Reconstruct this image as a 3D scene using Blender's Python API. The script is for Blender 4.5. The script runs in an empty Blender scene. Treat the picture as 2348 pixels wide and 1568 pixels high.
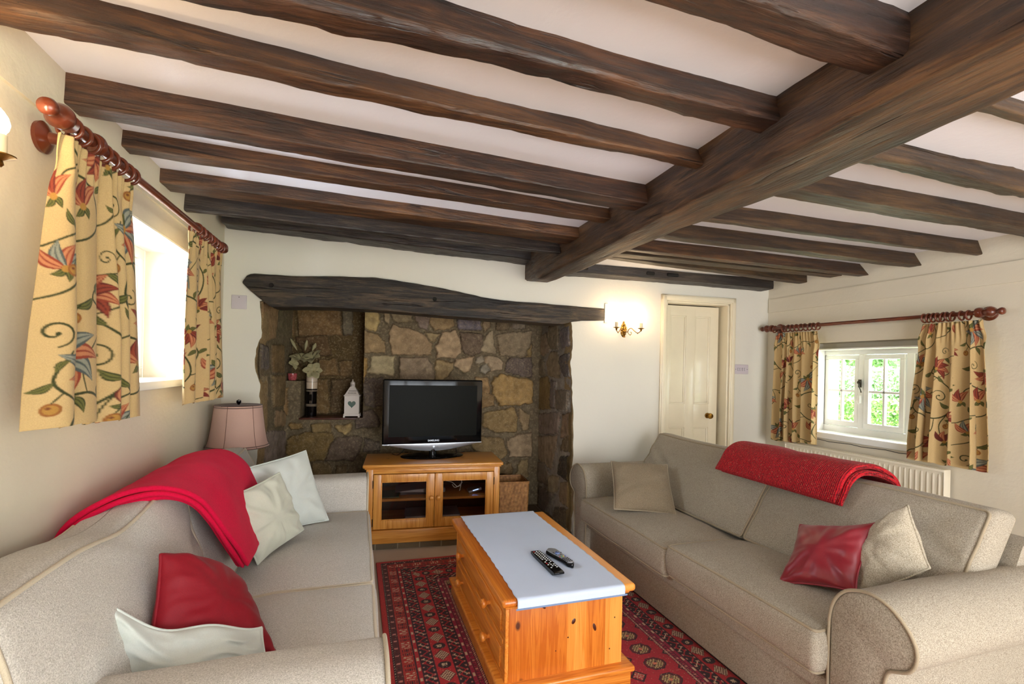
import bpy, bmesh, math, random
import numpy as np
from mathutils import Vector, Matrix, noise
random.seed(7)
PI=math.pi
SC=bpy.context.scene
COL=SC.collection
# ------------------------------------------------------------------ helpers
class MB:
    def __init__(s): s.v=[];s.f=[];s.m=[];s.c=None
    def add(s,vs,fs,mi=0):
        n=len(s.v);s.v+=[tuple(p) for p in vs];s.f+=[tuple(i+n for i in f) for f in fs];s.m+=[mi]*len(fs);return s
    def box(s,x0,x1,y0,y1,z0,z1,mi=0,b=0):
        if b<=0:
            vs=[(x,y,z) for x in(x0,x1) for y in(y0,y1) for z in(z0,z1)]
            return s.add(vs,[(0,1,3,2),(4,6,7,5),(0,4,5,1),(2,3,7,6),(0,2,6,4),(1,5,7,3)],mi)
        cx,cy,cz=(x0+x1)/2,(y0+y1)/2,(z0+z1)/2
        return s.rbox(cx,cy,cz,x1-x0,y1-y0,z1-z0,min(b,abs(x1-x0)/2.01,abs(y1-y0)/2.01,abs(z1-z0)/2.01),k=2,n=1,mi=mi)
    def rbox(s,cx,cy,cz,dx,dy,dz,r,k=3,n=6,mi=0,fn=None):
        h=(dx/2,dy/2,dz/2)
        def lst(a):
            L=[-a+r*(1-math.cos(i/k*PI/2)) if False else -a+r*i/k for i in range(k)]
            m=[-a+r+(2*a-2*r)*i/n for i in range(n+1)]
            return L+m+[ -x for x in reversed(L)]
        ls=[lst(a) for a in h]
        idx={};
        def vert(p):
            key=(round(p[0],6),round(p[1],6),round(p[2],6))
            if key in idx:return idx[key]
            q=[max(-(h[i]-r),min(h[i]-r,p[i])) for i in range(3)]
            d=[p[i]-q[i] for i in range(3)];l=math.sqrt(sum(t*t for t in d)) or 1
            w=[q[i]+d[i]/l*r for i in range(3)]
            if fn: w=fn(*w)
            s.v.append((w[0]+cx,w[1]+cy,w[2]+cz));idx[key]=len(s.v)-1;return idx[key]
        for ax in range(3):
            a,b=[(1,2),(2,0),(0,1)][ax]
            for sg in(-1,1):
                for i in range(len(ls[a])-1):
                    for j in range(len(ls[b])-1):
                        q=[]
                        for(ii,jj) in((i,j),(i+1,j),(i+1,j+1),(i,j+1)):
                            p=[0,0,0];p[ax]=sg*h[ax];p[a]=ls[a][ii];p[b]=ls[b][jj];q.append(vert(p))
                        if sg<0:q.reverse()
                        s.f.append(tuple(q));s.m.append(mi)
        return s
    def lathe(s,prof,o=(0,0,0),n=24,mi=0,axis='z'):
        vs=[];fs=[]
        for(r,z) in prof:
            for i in range(n):
                a=2*PI*i/n;x,y=r*math.cos(a),r*math.sin(a)
                p=(x,y,z) if axis=='z' else ((z,x,y) if axis=='x' else (y,z,x))
                vs.append((p[0]+o[0],p[1]+o[1],p[2]+o[2]))
        m=len(prof)
        for k in range(m-1):
            for i in range(n):
                j=(i+1)%n;fs.append((k*n+i,k*n+j,(k+1)*n+j,(k+1)*n+i))
        if prof[0][0]>1e-5: fs.append(tuple(reversed(range(n))))
        if prof[-1][0]>1e-5: fs.append(tuple(range((m-1)*n,m*n)))
        return s.add(vs,fs,mi)
    def tube(s,pts,r,n=8,closed=False,mi=0):
        pts=[Vector(p) for p in pts];N=len(pts);vs=[];fs=[]
        rr=r if hasattr(r,'__len__') else [r]*N
        up=None
        for i,p in enumerate(pts):
            if closed: t=pts[(i+1)%N]-pts[i-1]
            else: t=pts[min(i+1,N-1)]-pts[max(i-1,0)]
            if t.length<1e-9:t=Vector((0,0,1))
            t.normalize()
            if up is None:
                up=t.orthogonal().normalized()
            else:
                up=(up-t*up.dot(t))
                up=up.normalized() if up.length>1e-6 else t.orthogonal().normalized()
            w=t.cross(up)
            for k in range(n):
                a=2*PI*k/n;vs.append(p+(up*math.cos(a)+w*math.sin(a))*rr[i])
        for i in range(N if closed else N-1):
            j=(i+1)%N
            for k in range(n):
                l=(k+1)%n;fs.append((i*n+k,i*n+l,j*n+l,j*n+k))
        if not closed:
            fs.append(tuple(reversed(range(n))));fs.append(tuple(range((N-1)*n,N*n)))
        return s.add(vs,fs,mi)
    def grid(s,P,mi=0,closed_u=False):
        R=len(P);Cn=len(P[0]);vs=[p for row in P for p in row];fs=[]
        for i in range(R if closed_u else R-1):
            ii=(i+1)%R
            for j in range(Cn-1): fs.append((i*Cn+j,i*Cn+j+1,ii*Cn+j+1,ii*Cn+j))
        return s.add(vs,fs,mi)
    def prism(s,poly,fn,a,b,mi=0):
        n=len(poly);vs=[fn(p[0],p[1],a) for p in poly]+[fn(p[0],p[1],b) for p in poly]
        fs=[tuple(range(n)),tuple(reversed(range(n,2*n)))]
        for i in range(n):
            j=(i+1)%n;fs.append((i,i+n,j+n,j))
        return s.add(vs,fs,mi)
    def ico(s,c,r,sub=2,mi=0,sc=(1,1,1)):
        bm=bmesh.new();bmesh.ops.create_icosphere(bm,subdivisions=sub,radius=1)
        vs=[(c[0]+v.co.x*r*sc[0],c[1]+v.co.y*r*sc[1],c[2]+v.co.z*r*sc[2]) for v in bm.verts]
        fs=[tuple(v.index for v in f.verts) for f in bm.faces];bm.free();return s.add(vs,fs,mi)
    def xf(s,M,i0=0):
        for i in range(i0,len(s.v)): s.v[i]=tuple(M@Vector(s.v[i]))
        return s
    def build(s,name,mats,parent=None,smooth=True,ang=40,fix=True):
        me=bpy.data.meshes.new(name)
        me.from_pydata(s.v,[],s.f)
        if not isinstance(mats,(list,tuple)):mats=[mats]
        for m in mats: me.materials.append(m)
        if len(mats)>1: me.polygons.foreach_set('material_index',s.m)
        if fix and len(s.f)<60000:
            bm=bmesh.new();bm.from_mesh(me);bmesh.ops.recalc_face_normals(bm,faces=bm.faces);bm.to_mesh(me);bm.free()
        if s.c is not None:
            at=me.color_attributes.new('Col','FLOAT_COLOR','POINT')
            at.data.foreach_set('color',np.asarray(s.c,dtype=np.float32).ravel())
        if smooth:
            me.shade_smooth()
            if ang<180: me.set_sharp_from_angle(angle=math.radians(ang))
        me.validate();me.update()
        o=bpy.data.objects.new(name,me);COL.objects.link(o)
        if parent: o.parent=parent
        return o
def tag(o,label=None,cat=None,group=None,kind=None):
    if label:o['label']=label
    if cat:o['category']=cat
    if group:o['group']=group
    if kind:o['kind']=kind
    return o
def thing(name,label,cat,loc=(0,0,0),rz=0,group=None,M=None):
    o=bpy.data.objects.new(name,None);COL.objects.link(o);o.empty_display_size=.1
    if M is not None:o.matrix_world=M
    else:
        o.location=loc;o.rotation_euler=(0,0,rz)
    return tag(o,label,cat,group)
def copy_tree(o,parent=None):
    c=o.copy();COL.objects.link(c)
    if parent:c.parent=parent
    for ch in list(CH.get(o.name,[])):copy_tree(ch,c)
    return c
CH={}
PHI=math.atan(-.083)                       # the chimney wall is a little askew
EX=Vector((math.cos(PHI),math.sin(PHI),0));EN=Vector((-math.sin(PHI),math.cos(PHI),0))
def W(s,n,z): 
    p=Vector((0,3.66,0))+EX*s+EN*n; return (p.x,p.y,z)
WM=Matrix.Translation((0,3.66,0))@Matrix.Rotation(PHI,4,'Z')
def catmull(P,k=6,closed=False):
    P=[Vector(p) for p in P];N=len(P);out=[]
    for i in range(N if closed else N-1):
        if closed:a,b,c,d=P[i-1],P[i],P[(i+1)%N],P[(i+2)%N]
        else:a,b,c,d=P[max(i-1,0)],P[i],P[i+1],P[min(i+2,N-1)]
        for j in range(k):
            t=j/k;out.append(.5*((2*b)+(c-a)*t+(2*a-5*b+4*c-d)*t*t+(3*b-3*c+d-a)*t**3))
    if not closed:out.append(P[-1])
    return out
def nz(x,y,z,sc=1.0,seed=0): return noise.noise(Vector((x*sc+seed*13.7,y*sc-seed*7.1,z*sc+seed*3.3)))
# ------------------------------------------------------------------ materials
def S(r,g=None,b=None):
    if g is None:r,g,b=r
    f=lambda v:(v/255)/12.92 if v<10 else ((v/255+.055)/1.055)**2.4
    return (f(r),f(g),f(b),1)
class NT:
    def __init__(s,name):
        s.m=bpy.data.materials.new(name);s.m.use_nodes=True;s.t=s.m.node_tree
        s.b=s.t.nodes['Principled BSDF'];s.out=s.t.nodes['Material Output']
    def n(s,ty,**k):
        nd=s.t.nodes.new(ty)
        for a,v in k.items():
            if a.startswith('i_'):
                nd.inputs[int(a[2:]) if a[2:].isdigit() else a[2:]].default_value=v
            else:setattr(nd,a,v)
        return nd
    def l(s,a,b):s.t.links.new(a,b)
    def coord(s,kind='Object',scale=(1,1,1),rot=(0,0,0)):
        tc=s.n('ShaderNodeTexCoord');mp=s.n('ShaderNodeMapping')
        mp.inputs['Scale'].default_value=scale;mp.inputs['Rotation'].default_value=rot
        s.l(tc.outputs[kind],mp.inputs['Vector']);return mp.outputs[0]
    def noise(s,vec,scale,detail=4,rough=.55,dist=0):
        nd=s.n('ShaderNodeTexNoise');nd.inputs['Scale'].default_value=scale;nd.inputs['Detail'].default_value=detail
        nd.inputs['Roughness'].default_value=rough;nd.inputs['Distortion'].default_value=dist
        s.l(vec,nd.inputs['Vector']);return nd.outputs['Fac']
    def ramp(s,fac,stops):
        nd=s.n('ShaderNodeValToRGB');e=nd.color_ramp.elements
        while len(e)<len(stops):e.new(.5)
        for i,(p,c) in enumerate(stops):e[i].position=p;e[i].color=c
        s.l(fac,nd.inputs[0]);return nd.outputs[0]
    def math(s,op,a,b=None):
        nd=s.n('ShaderNodeMath',operation=op)
        for i,x in enumerate((a,b)):
            if x is None:continue
            if isinstance(x,(int,float)):nd.inputs[i].default_value=x
            else:s.l(x,nd.inputs[i])
        return nd.outputs[0]
    def mix(s,f,a,b,mode='MIX'):
        nd=s.n('ShaderNodeMix',data_type='RGBA',blend_type=mode)
        for sock,x in((nd.inputs[0],f),(nd.inputs[6],a),(nd.inputs[7],b)):
            if isinstance(x,(int,float,tuple)):sock.default_value=x
            else:s.l(x,sock)
        return nd.outputs[2]
    def bump(s,h,strength=.3,dist=.01,prev=None):
        nd=s.n('ShaderNodeBump');nd.inputs['Strength'].default_value=strength;nd.inputs['Distance'].default_value=dist
        s.l(h,nd.inputs['Height'])
        if prev:s.l(prev,nd.inputs['Normal'])
        s.l(nd.outputs[0],s.b.inputs['Normal']);return nd.outputs[0]
    def set(s,col=None,rough=None,metal=None,spec=None,coat=None,sheen=None):
        b=s.b.inputs
        if col is not None:
            if isinstance(col,tuple):b['Base Color'].default_value=col
            else:s.l(col,b['Base Color'])
        if rough is not None:
            if isinstance(rough,(int,float)):b['Roughness'].default_value=rough
            else:s.l(rough,b['Roughness'])
        if metal is not None:b['Metallic'].default_value=metal
        if spec is not None:b['Specular IOR Level'].default_value=spec
        if coat is not None:b['Coat Weight'].default_value=coat
        if sheen is not None:b['Sheen Weight'].default_value=sheen
        return s
def plain(name,c,rough=.5,metal=0,var=.06,sc=8,bump=0,bsc=60,spec=.5,coat=None):
    t=NT(name);v=t.coord();n=t.noise(v,sc)
    a=tuple(x*(1-var) for x in c[:3])+(1,);b=tuple(min(1,x*(1+var)) for x in c[:3])+(1,)
    t.set(t.ramp(n,[(.3,a),(.7,b)]),rough,metal,spec,coat)
    if bump:t.bump(t.noise(v,bsc,5),bump,.004)
    return t.m
def plaster(name,c,b=.25):
    t=NT(name);v=t.coord()
    n=t.noise(v,1.3,3);a=tuple(x*.97 for x in c[:3])+(1,)
    t.set(t.ramp(n,[(.35,a),(.65,c)]),.75,0,.3)
    h=t.math('ADD',t.math('MULTIPLY',t.noise(v,2.2,3),2.5),t.math('MULTIPLY',t.noise(v,45,5),.25))
    t.bump(h,b,.02);return t.m
def weave(name,c1,c2,per=.0032,st=.35,var=.12,sheen=.05,rough=.9):
    t=NT(name);v=t.coord();k=1/per
    n1=t.noise(t.coord('Object',(k*.9,k*.9,k*2.4)),1,1,.5);n2=t.noise(t.coord('Object',(k*2.4,k*.95,k*.9)),1,1,.5);n3=t.noise(t.coord('Object',(k*.9,k*2.4,k*.95)),1,1,.5)
    big=t.noise(v,3,3)
    f=t.math('MULTIPLY',t.math('ADD',n1,t.math('ADD',n2,n3)),.3333)
    col=t.ramp(f,[(.385,c1),(.61,c2)])
    col=t.mix(t.math('MULTIPLY',big,var*2),col,tuple(x*.75 for x in c1[:3])+(1,))
    t.set(col,rough,0,.2,None,sheen);t.bump(f,st,.004);return t.m
def cloth(name,c,var=.08,rough=.85,sheen=.2,bsc=400,st=.15,spec=.3):
    t=NT(name);v=t.coord();n=t.noise(v,bsc,2);big=t.noise(v,4,3)
    a=tuple(x*(1-var) for x in c[:3])+(1,);b=tuple(min(1,x*(1+var)) for x in c[:3])+(1,)
    t.set(t.ramp(t.math('ADD',t.math('MULTIPLY',n,.5),t.math('MULTIPLY',big,.5)),[(.35,a),(.65,b)]),rough,0,spec,None,sheen)
    t.bump(n,st,.002);return t.m
def oak(name,dark,mid,light,ax=0,rough=.5,st=.6,bias=0):
    t=NT(name);sc=[26,26,26];sc[ax]=2.6
    v=t.coord('Object',tuple(sc));n=t.noise(v,1.0,8,.65,.6)
    v2=t.coord('Object',tuple([110 if i!=ax else 7 for i in range(3)]));n2=t.noise(v2,1.0,5,.6,.3)
    big=t.noise(t.coord('Object',tuple([5 if i!=ax else 2 for i in range(3)])),1,6,.7)
    f=t.math('ADD',t.math('MULTIPLY',n,.55),t.math('ADD',t.math('MULTIPLY',n2,.2),t.math('MULTIPLY',big,.35)))
    t.set(t.ramp(f,[(.42+bias,dark),(.54+bias,mid),(.66+bias,light)]),t.ramp(n2,[(.3,(rough-.12,)*3+(1,)),(.7,(rough+.18,)*3+(1,))]),0,.5)
    cr=t.noise(t.coord('Object',tuple([34 if i!=ax else 1.6 for i in range(3)])),1,4,.6,.8)
    crk=t.ramp(cr,[(.30,(1,1,1,1)),(.37,(0,0,0,1))])
    pit=t.ramp(t.noise(t.coord(),120,2,.7),[(.24,(1,1,1,1)),(.30,(0,0,0,1))])
    base=t.ramp(f,[(.42+bias,dark),(.54+bias,mid),(.66+bias,light)])
    blk=tuple(x*.35 for x in dark[:3])+(1,)
    t.set(t.mix(pit,t.mix(t.math('MULTIPLY',crk,.8),base,blk),blk))
    h=t.math('SUBTRACT',t.math('ADD',t.math('MULTIPLY',n,.6),t.math('ADD',t.math('MULTIPLY',n2,.35),t.math('MULTIPLY',big,.8))),t.math('MULTIPLY',crk,.5))
    t.bump(h,st,.016);return t.m
def pine(name,ax=0,board=None,bax=1,c=(S(182,110,38),S(212,142,58),S(232,168,84)),knots=True,rough=.32):
    t=NT(name);sc=[20,20,20];sc[ax]=.9
    v=t.coord('Object',tuple(sc));raw=t.coord('Object')
    if board:
        sep=t.n('ShaderNodeSeparateXYZ');t.l(raw,sep.inputs[0])
        fl=t.math('FLOOR',t.math('DIVIDE',sep.outputs[bax],board))
        wn=t.n('ShaderNodeTexWhiteNoise',noise_dimensions='1D');t.l(fl,wn.inputs['W'])
        add=t.n('ShaderNodeVectorMath',operation='ADD');t.l(v,add.inputs[0])
        cb=t.n('ShaderNodeCombineXYZ')
        for i in range(3):t.l(t.math('MULTIPLY',wn.outputs['Value'],7.0),cb.inputs[i])
        t.l(cb.outputs[0],add.inputs[1]);v=add.outputs[0]
    w=t.noise(v,1,3,.5,1.2)
    ringy=t.math('ABSOLUTE',t.math('SINE',t.math('MULTIPLY',w,26.0)))
    fine=t.noise(t.coord('Object',tuple([160 if i!=ax else 3 for i in range(3)])),1,3)
    f=t.math('ADD',t.math('MULTIPLY',w,.55),t.math('ADD',t.math('MULTIPLY',fine,.25),t.math('MULTIPLY',ringy,.2)))
    if board:f=t.math('ADD',t.math('MULTIPLY',f,.8),t.math('MULTIPLY',t.math('SUBTRACT',wn.outputs['Value'],.2),.42))
    col=t.ramp(f,[(.30,c[0]),(.52,c[1]),(.72,c[2])])
    if knots:
        ks=[5.5,5.5,5.5];ks[ax]=3.2
        vo=t.n('ShaderNodeTexVoronoi');vo.inputs['Scale'].default_value=1;t.l(t.coord('Object',tuple(ks)),vo.inputs['Vector'])
        col=t.mix(t.ramp(vo.outputs['Distance'],[(.035,(1,1,1,1)),(.075,(0,0,0,1))]),col,S(84,38,12))
    t.set(col,rough,0,.5,.15);t.bump(f,.06,.002);return t.m
def vcol(name,rough=.85,bsc=300,st=.2,sheen=.1,spec=.2,attr='Col'):
    t=NT(name);a=t.n('ShaderNodeAttribute',attribute_name=attr);v=t.coord();n=t.noise(v,bsc,3)
    col=t.mix(t.math('MULTIPLY',n,.35),a.outputs['Color'],(0,0,0,1))
    t.set(col,rough,0,spec,None,sheen);t.bump(n,st,.003);return t.m
M={}
M['wall']=plaster('wall_plaster',S(219,210,190));M['wall_back']=plaster('chimney_wall_plaster',S(224,219,205),.2)
M['ceil']=plaster('ceiling_plaster',S(238,237,243),.15)
M['white']=plain('white_gloss_paint',S(238,238,234),.25,var=.02);M['cream']=plain('cream_gloss_paint',S(232,220,192),.18,var=.02,coat=.3)
M['rad']=plain('radiator_enamel',S(232,222,200),.3,var=.02)
M['joist']=oak('dark_oak_joist',S(24,15,10),S(54,34,23),S(94,60,37),0,.42)
M['joist_b']=oak('brown_oak_joist',S(32,19,11),S(68,43,25),S(110,73,42),0,.42)
M['joist_k']=oak('blackened_oak_joist',S(22,18,16),S(44,36,32),S(74,62,52),0,.42)
M['joist_r']=oak('pale_brown_oak_joist',S(28,19,11),S(60,42,25),S(96,70,43),0,.5)
M['beam']=oak('main_oak_beam',S(30,20,12),S(68,46,29),S(108,76,46),1,.5,.8)
M['lintel']=oak('smoked_oak_lintel',S(16,14,12),S(42,35,29),S(92,76,58),0,.5,.9)
M['pine_x']=pine('honey_pine_x',0);M['pine_y']=pine('honey_pine_y',1);M['pine_z']=pine('honey_pine_z',2)
oc=(S(190,98,24),S(222,134,46),S(238,160,72))
M['op_x']=pine('orange_pine_x',0,c=oc);M['op_y']=pine('orange_pine_y',1,c=oc)
M['op_top']=pine('orange_pine_top',1,.095,0,c=oc);M['op_end']=pine('orange_pine_end_boards',2,.088,0,c=oc,knots=True)
M['op_top'].name='orange_pine_top_boards'
M['mahog']=plain('red_brown_varnish',S(98,44,24),.28,var=.3,sc=12,coat=.2)
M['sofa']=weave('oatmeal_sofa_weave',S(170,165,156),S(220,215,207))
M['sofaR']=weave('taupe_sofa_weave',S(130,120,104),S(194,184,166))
M['pipe']=cloth('sofa_piping',S(196,184,162),.15,.9,.1,500,.3);M['pipeR']=cloth('taupe_sofa_piping',S(160,146,122),.15,.9,.1,500,.3)
M['pale']=cloth('pale_blue_grey_linen',S(204,210,204),.05);M['pale_g']=cloth('pale_sage_linen',S(196,198,182),.06)
M['red']=cloth('dull_red_cotton',S(132,6,26),.1,.65,.05);M['satin']=cloth('crimson_satin',S(130,0,24),.1,.42,.2,300,.08,.6)
M['tan']=weave('tan_cushion_weave',S(118,104,82),S(160,144,120),.003,.25);M['tan2']=weave('oatmeal_cushion_weave',S(150,138,116),S(206,196,176),.004,.3)
M['fleece']=cloth('crimson_fleece',S(202,0,56),.12,.95,.02,180,.35)
M['runner']=cloth('pale_blue_runner',S(204,217,238),.03,.9,.1,500,.2);M['runner_b']=cloth('blue_runner_underside',S(120,142,176),.05)
M['brass']=plain('aged_brass',S(150,112,52),.3,1,.25,40);M['candle']=plain('cream_candle_sleeve',S(226,208,172),.5,var=.05)
M['steel']=plain('dark_metal',S(70,66,60),.35,.9);M['black']=plain('gloss_black_plastic',S(6,7,9),.08,var=.1,spec=.35)
M['blackm']=plain('matt_black_plastic',S(18,18,20),.45);M['silver']=plain('silver_plastic',S(168,172,180),.3,.5)
M['screen']=plain('tv_screen_glass',S(16,16,11),.35,var=.05,spec=.04);M['cavity']=plain('dark_hollow',S(12,9,7),.9)
M['shade']=cloth('dusky_pink_lampshade',S(196,160,146),.04,.8,.1);M['trim']=cloth('dark_brown_shade_trim',S(96,62,50),.1)
M['plastic']=plain('white_switch_plastic',S(204,194,198),.3,var=.02);M['key']=plain('dark_gap_shade',S(60,55,50),.5)
M['carpet']=cloth('beige_carpet',S(196,172,146),.1,.95,.2,350,.5)
M['ceramic']=plain('black_glazed_ceramic',S(14,10,9),.12,var=.1);M['ceramic_w']=plain('cream_glazed_ceramic',S(206,186,162),.15,var=.04)
M['lant']=plain('white_painted_tin',S(226,214,204),.45,var=.03);M['lily']=plain('faded_lily_petal',S(168,158,118),.7,var=.12,sc=30)
M['stem']=plain('dry_green_stem',S(84,76,40),.7);M['grass']=plain('lawn_grass',S(150,190,80),.9,var=.3,sc=30)
M['leaf']=plain('hedge_leaf',S(150,186,120),.6,var=.45,sc=9);M['leaf2']=plain('tree_leaf',S(176,208,160),.6,var=.35,sc=5)  # leaf colours lightened to stand in for sunlight shining through the leaves
M['bark']=plain('tree_bark',S(96,84,66),.9,var=.3)
M['tile']=plain('dark_red_quarry_tile',S(84,40,26),.4,var=.3,sc=20)
M['ground']=plain('garden_paving',S(170,165,150),.9)
def emis(name,c,st):
    t=NT(name);t.b.inputs['Emission Color'].default_value=c;t.b.inputs['Emission Strength'].default_value=st;t.set(c,.4);return t.m
M['bulb']=emis('lit_candle_bulb',(1,.80,.52,1),28);M['led']=emis('blue_led',(.15,.3,1,1),12);M['ledr']=emis('red_led',(1,.2,.3,1),2)
def glassmat(name,tint=(1,1,1,1),gl=.09):
    t=NT(name);tr=t.n('ShaderNodeBsdfTransparent');tr.inputs[0].default_value=tint
    g=t.n('ShaderNodeBsdfGlossy');g.inputs['Roughness'].default_value=.02
    fr=t.n('ShaderNodeFresnel');fr.inputs[0].default_value=1.5;mx=t.n('ShaderNodeMixShader')
    ge=t.n('ShaderNodeNewGeometry');t.l(t.math('MULTIPLY',fr.outputs[0],t.math('SUBTRACT',1.0,ge.outputs['Backfacing'])),mx.inputs[0]);t.l(tr.outputs[0],mx.inputs[1]);t.l(g.outputs[0],mx.inputs[2]);t.l(mx.outputs[0],t.out.inputs[0]);return t.m
M['glass']=glassmat('window_glass');M['cglass']=glassmat('cabinet_glass',(.75,.72,.7,1))
# stone with per-stone colour
def stonemat():
    t=NT('rubble_stone');a=t.n('ShaderNodeAttribute',attribute_name='Col');v=t.coord()
    n=t.noise(v,9,6,.7);n2=t.noise(v,55,6,.75);vo=t.noise(v,130,3,.8)
    col=t.mix(t.ramp(n,[(.35,(0,0,0,1)),(.75,(.55,.55,.55,1))]),a.outputs['Color'],S(66,48,30))
    col=t.mix(t.ramp(n2,[(.5,(0,0,0,1)),(.75,(.5,.5,.5,1))]),col,S(214,190,150))
    col=t.mix(t.ramp(vo,[(.28,(.6,.6,.6,1)),(.42,(0,0,0,1))]),col,S(44,32,22))
    t.set(col,.85,0,.25);h=t.math('ADD',t.math('MULTIPLY',n2,.7),t.math('MULTIPLY',vo,.4));t.bump(h,.7,.012);return t.m
M['stone']=stonemat()
def brickmat():
    t=NT('hearth_brick');b=t.n('ShaderNodeTexBrick');t.l(t.coord('Object',(1,1,1),(PI/2,0,0)),b.inputs['Vector'])
    b.inputs['Color1'].default_value=S(92,78,58);b.inputs['Color2'].default_value=S(112,94,68);b.inputs['Mortar'].default_value=S(140,128,104)
    b.inputs['Scale'].default_value=1;b.inputs['Mortar Size'].default_value=.004;b.inputs['Brick Width'].default_value=.16;b.inputs['Row Height'].default_value=.08
    t.set(b.outputs['Color'],.8);t.bump(t.noise(t.coord(),60,4),.4,.005);return t.m
M['brick']=brickmat()
def wicker():
    t=NT('wicker_weave');v=t.coord('Object');sep=t.n('ShaderNodeSeparateXYZ');t.l(v,sep.inputs[0])
    n=t.noise(v,40,3);f=t.math('ADD',t.math('MULTIPLY',t.math('SINE',t.math('MULTIPLY',sep.outputs[2],2*PI/.011)),.4),n)
    t.set(t.ramp(f,[(.15,S(96,58,24)),(.6,S(178,122,62)),(.95,S(214,164,98))]),.5);return t.m
M['wicker']=wicker()
def knit():
    t=NT('red_knit_with_gold_flecks');v=t.coord('Object');sep=t.n('ShaderNodeSeparateXYZ');t.l(v,sep.inputs[0])
    w=t.math('SINE',t.math('ADD',t.math('MULTIPLY',sep.outputs[1],2*PI/.009),t.math('MULTIPLY',t.noise(v,20,2),6)))
    n=t.noise(t.coord('Object',(1,.35,1)),330,2,.5);f=t.math('ADD',t.math('MULTIPLY',w,.25),t.noise(v,120,2))
    col=t.ramp(f,[(.2,S(96,2,14)),(.7,S(196,10,30))]);col=t.mix(t.ramp(n,[(.655,(0,0,0,1)),(.70,(1,1,1,1))]),col,S(226,150,120))
    t.set(col,.85,0,.3,None,.05);t.bump(f,.9,.006);return t.m
M['knit']=knit()
SKY=4.5;EL=36;ER=16;EB=92;SUN=14;EXPO=0.52
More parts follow.
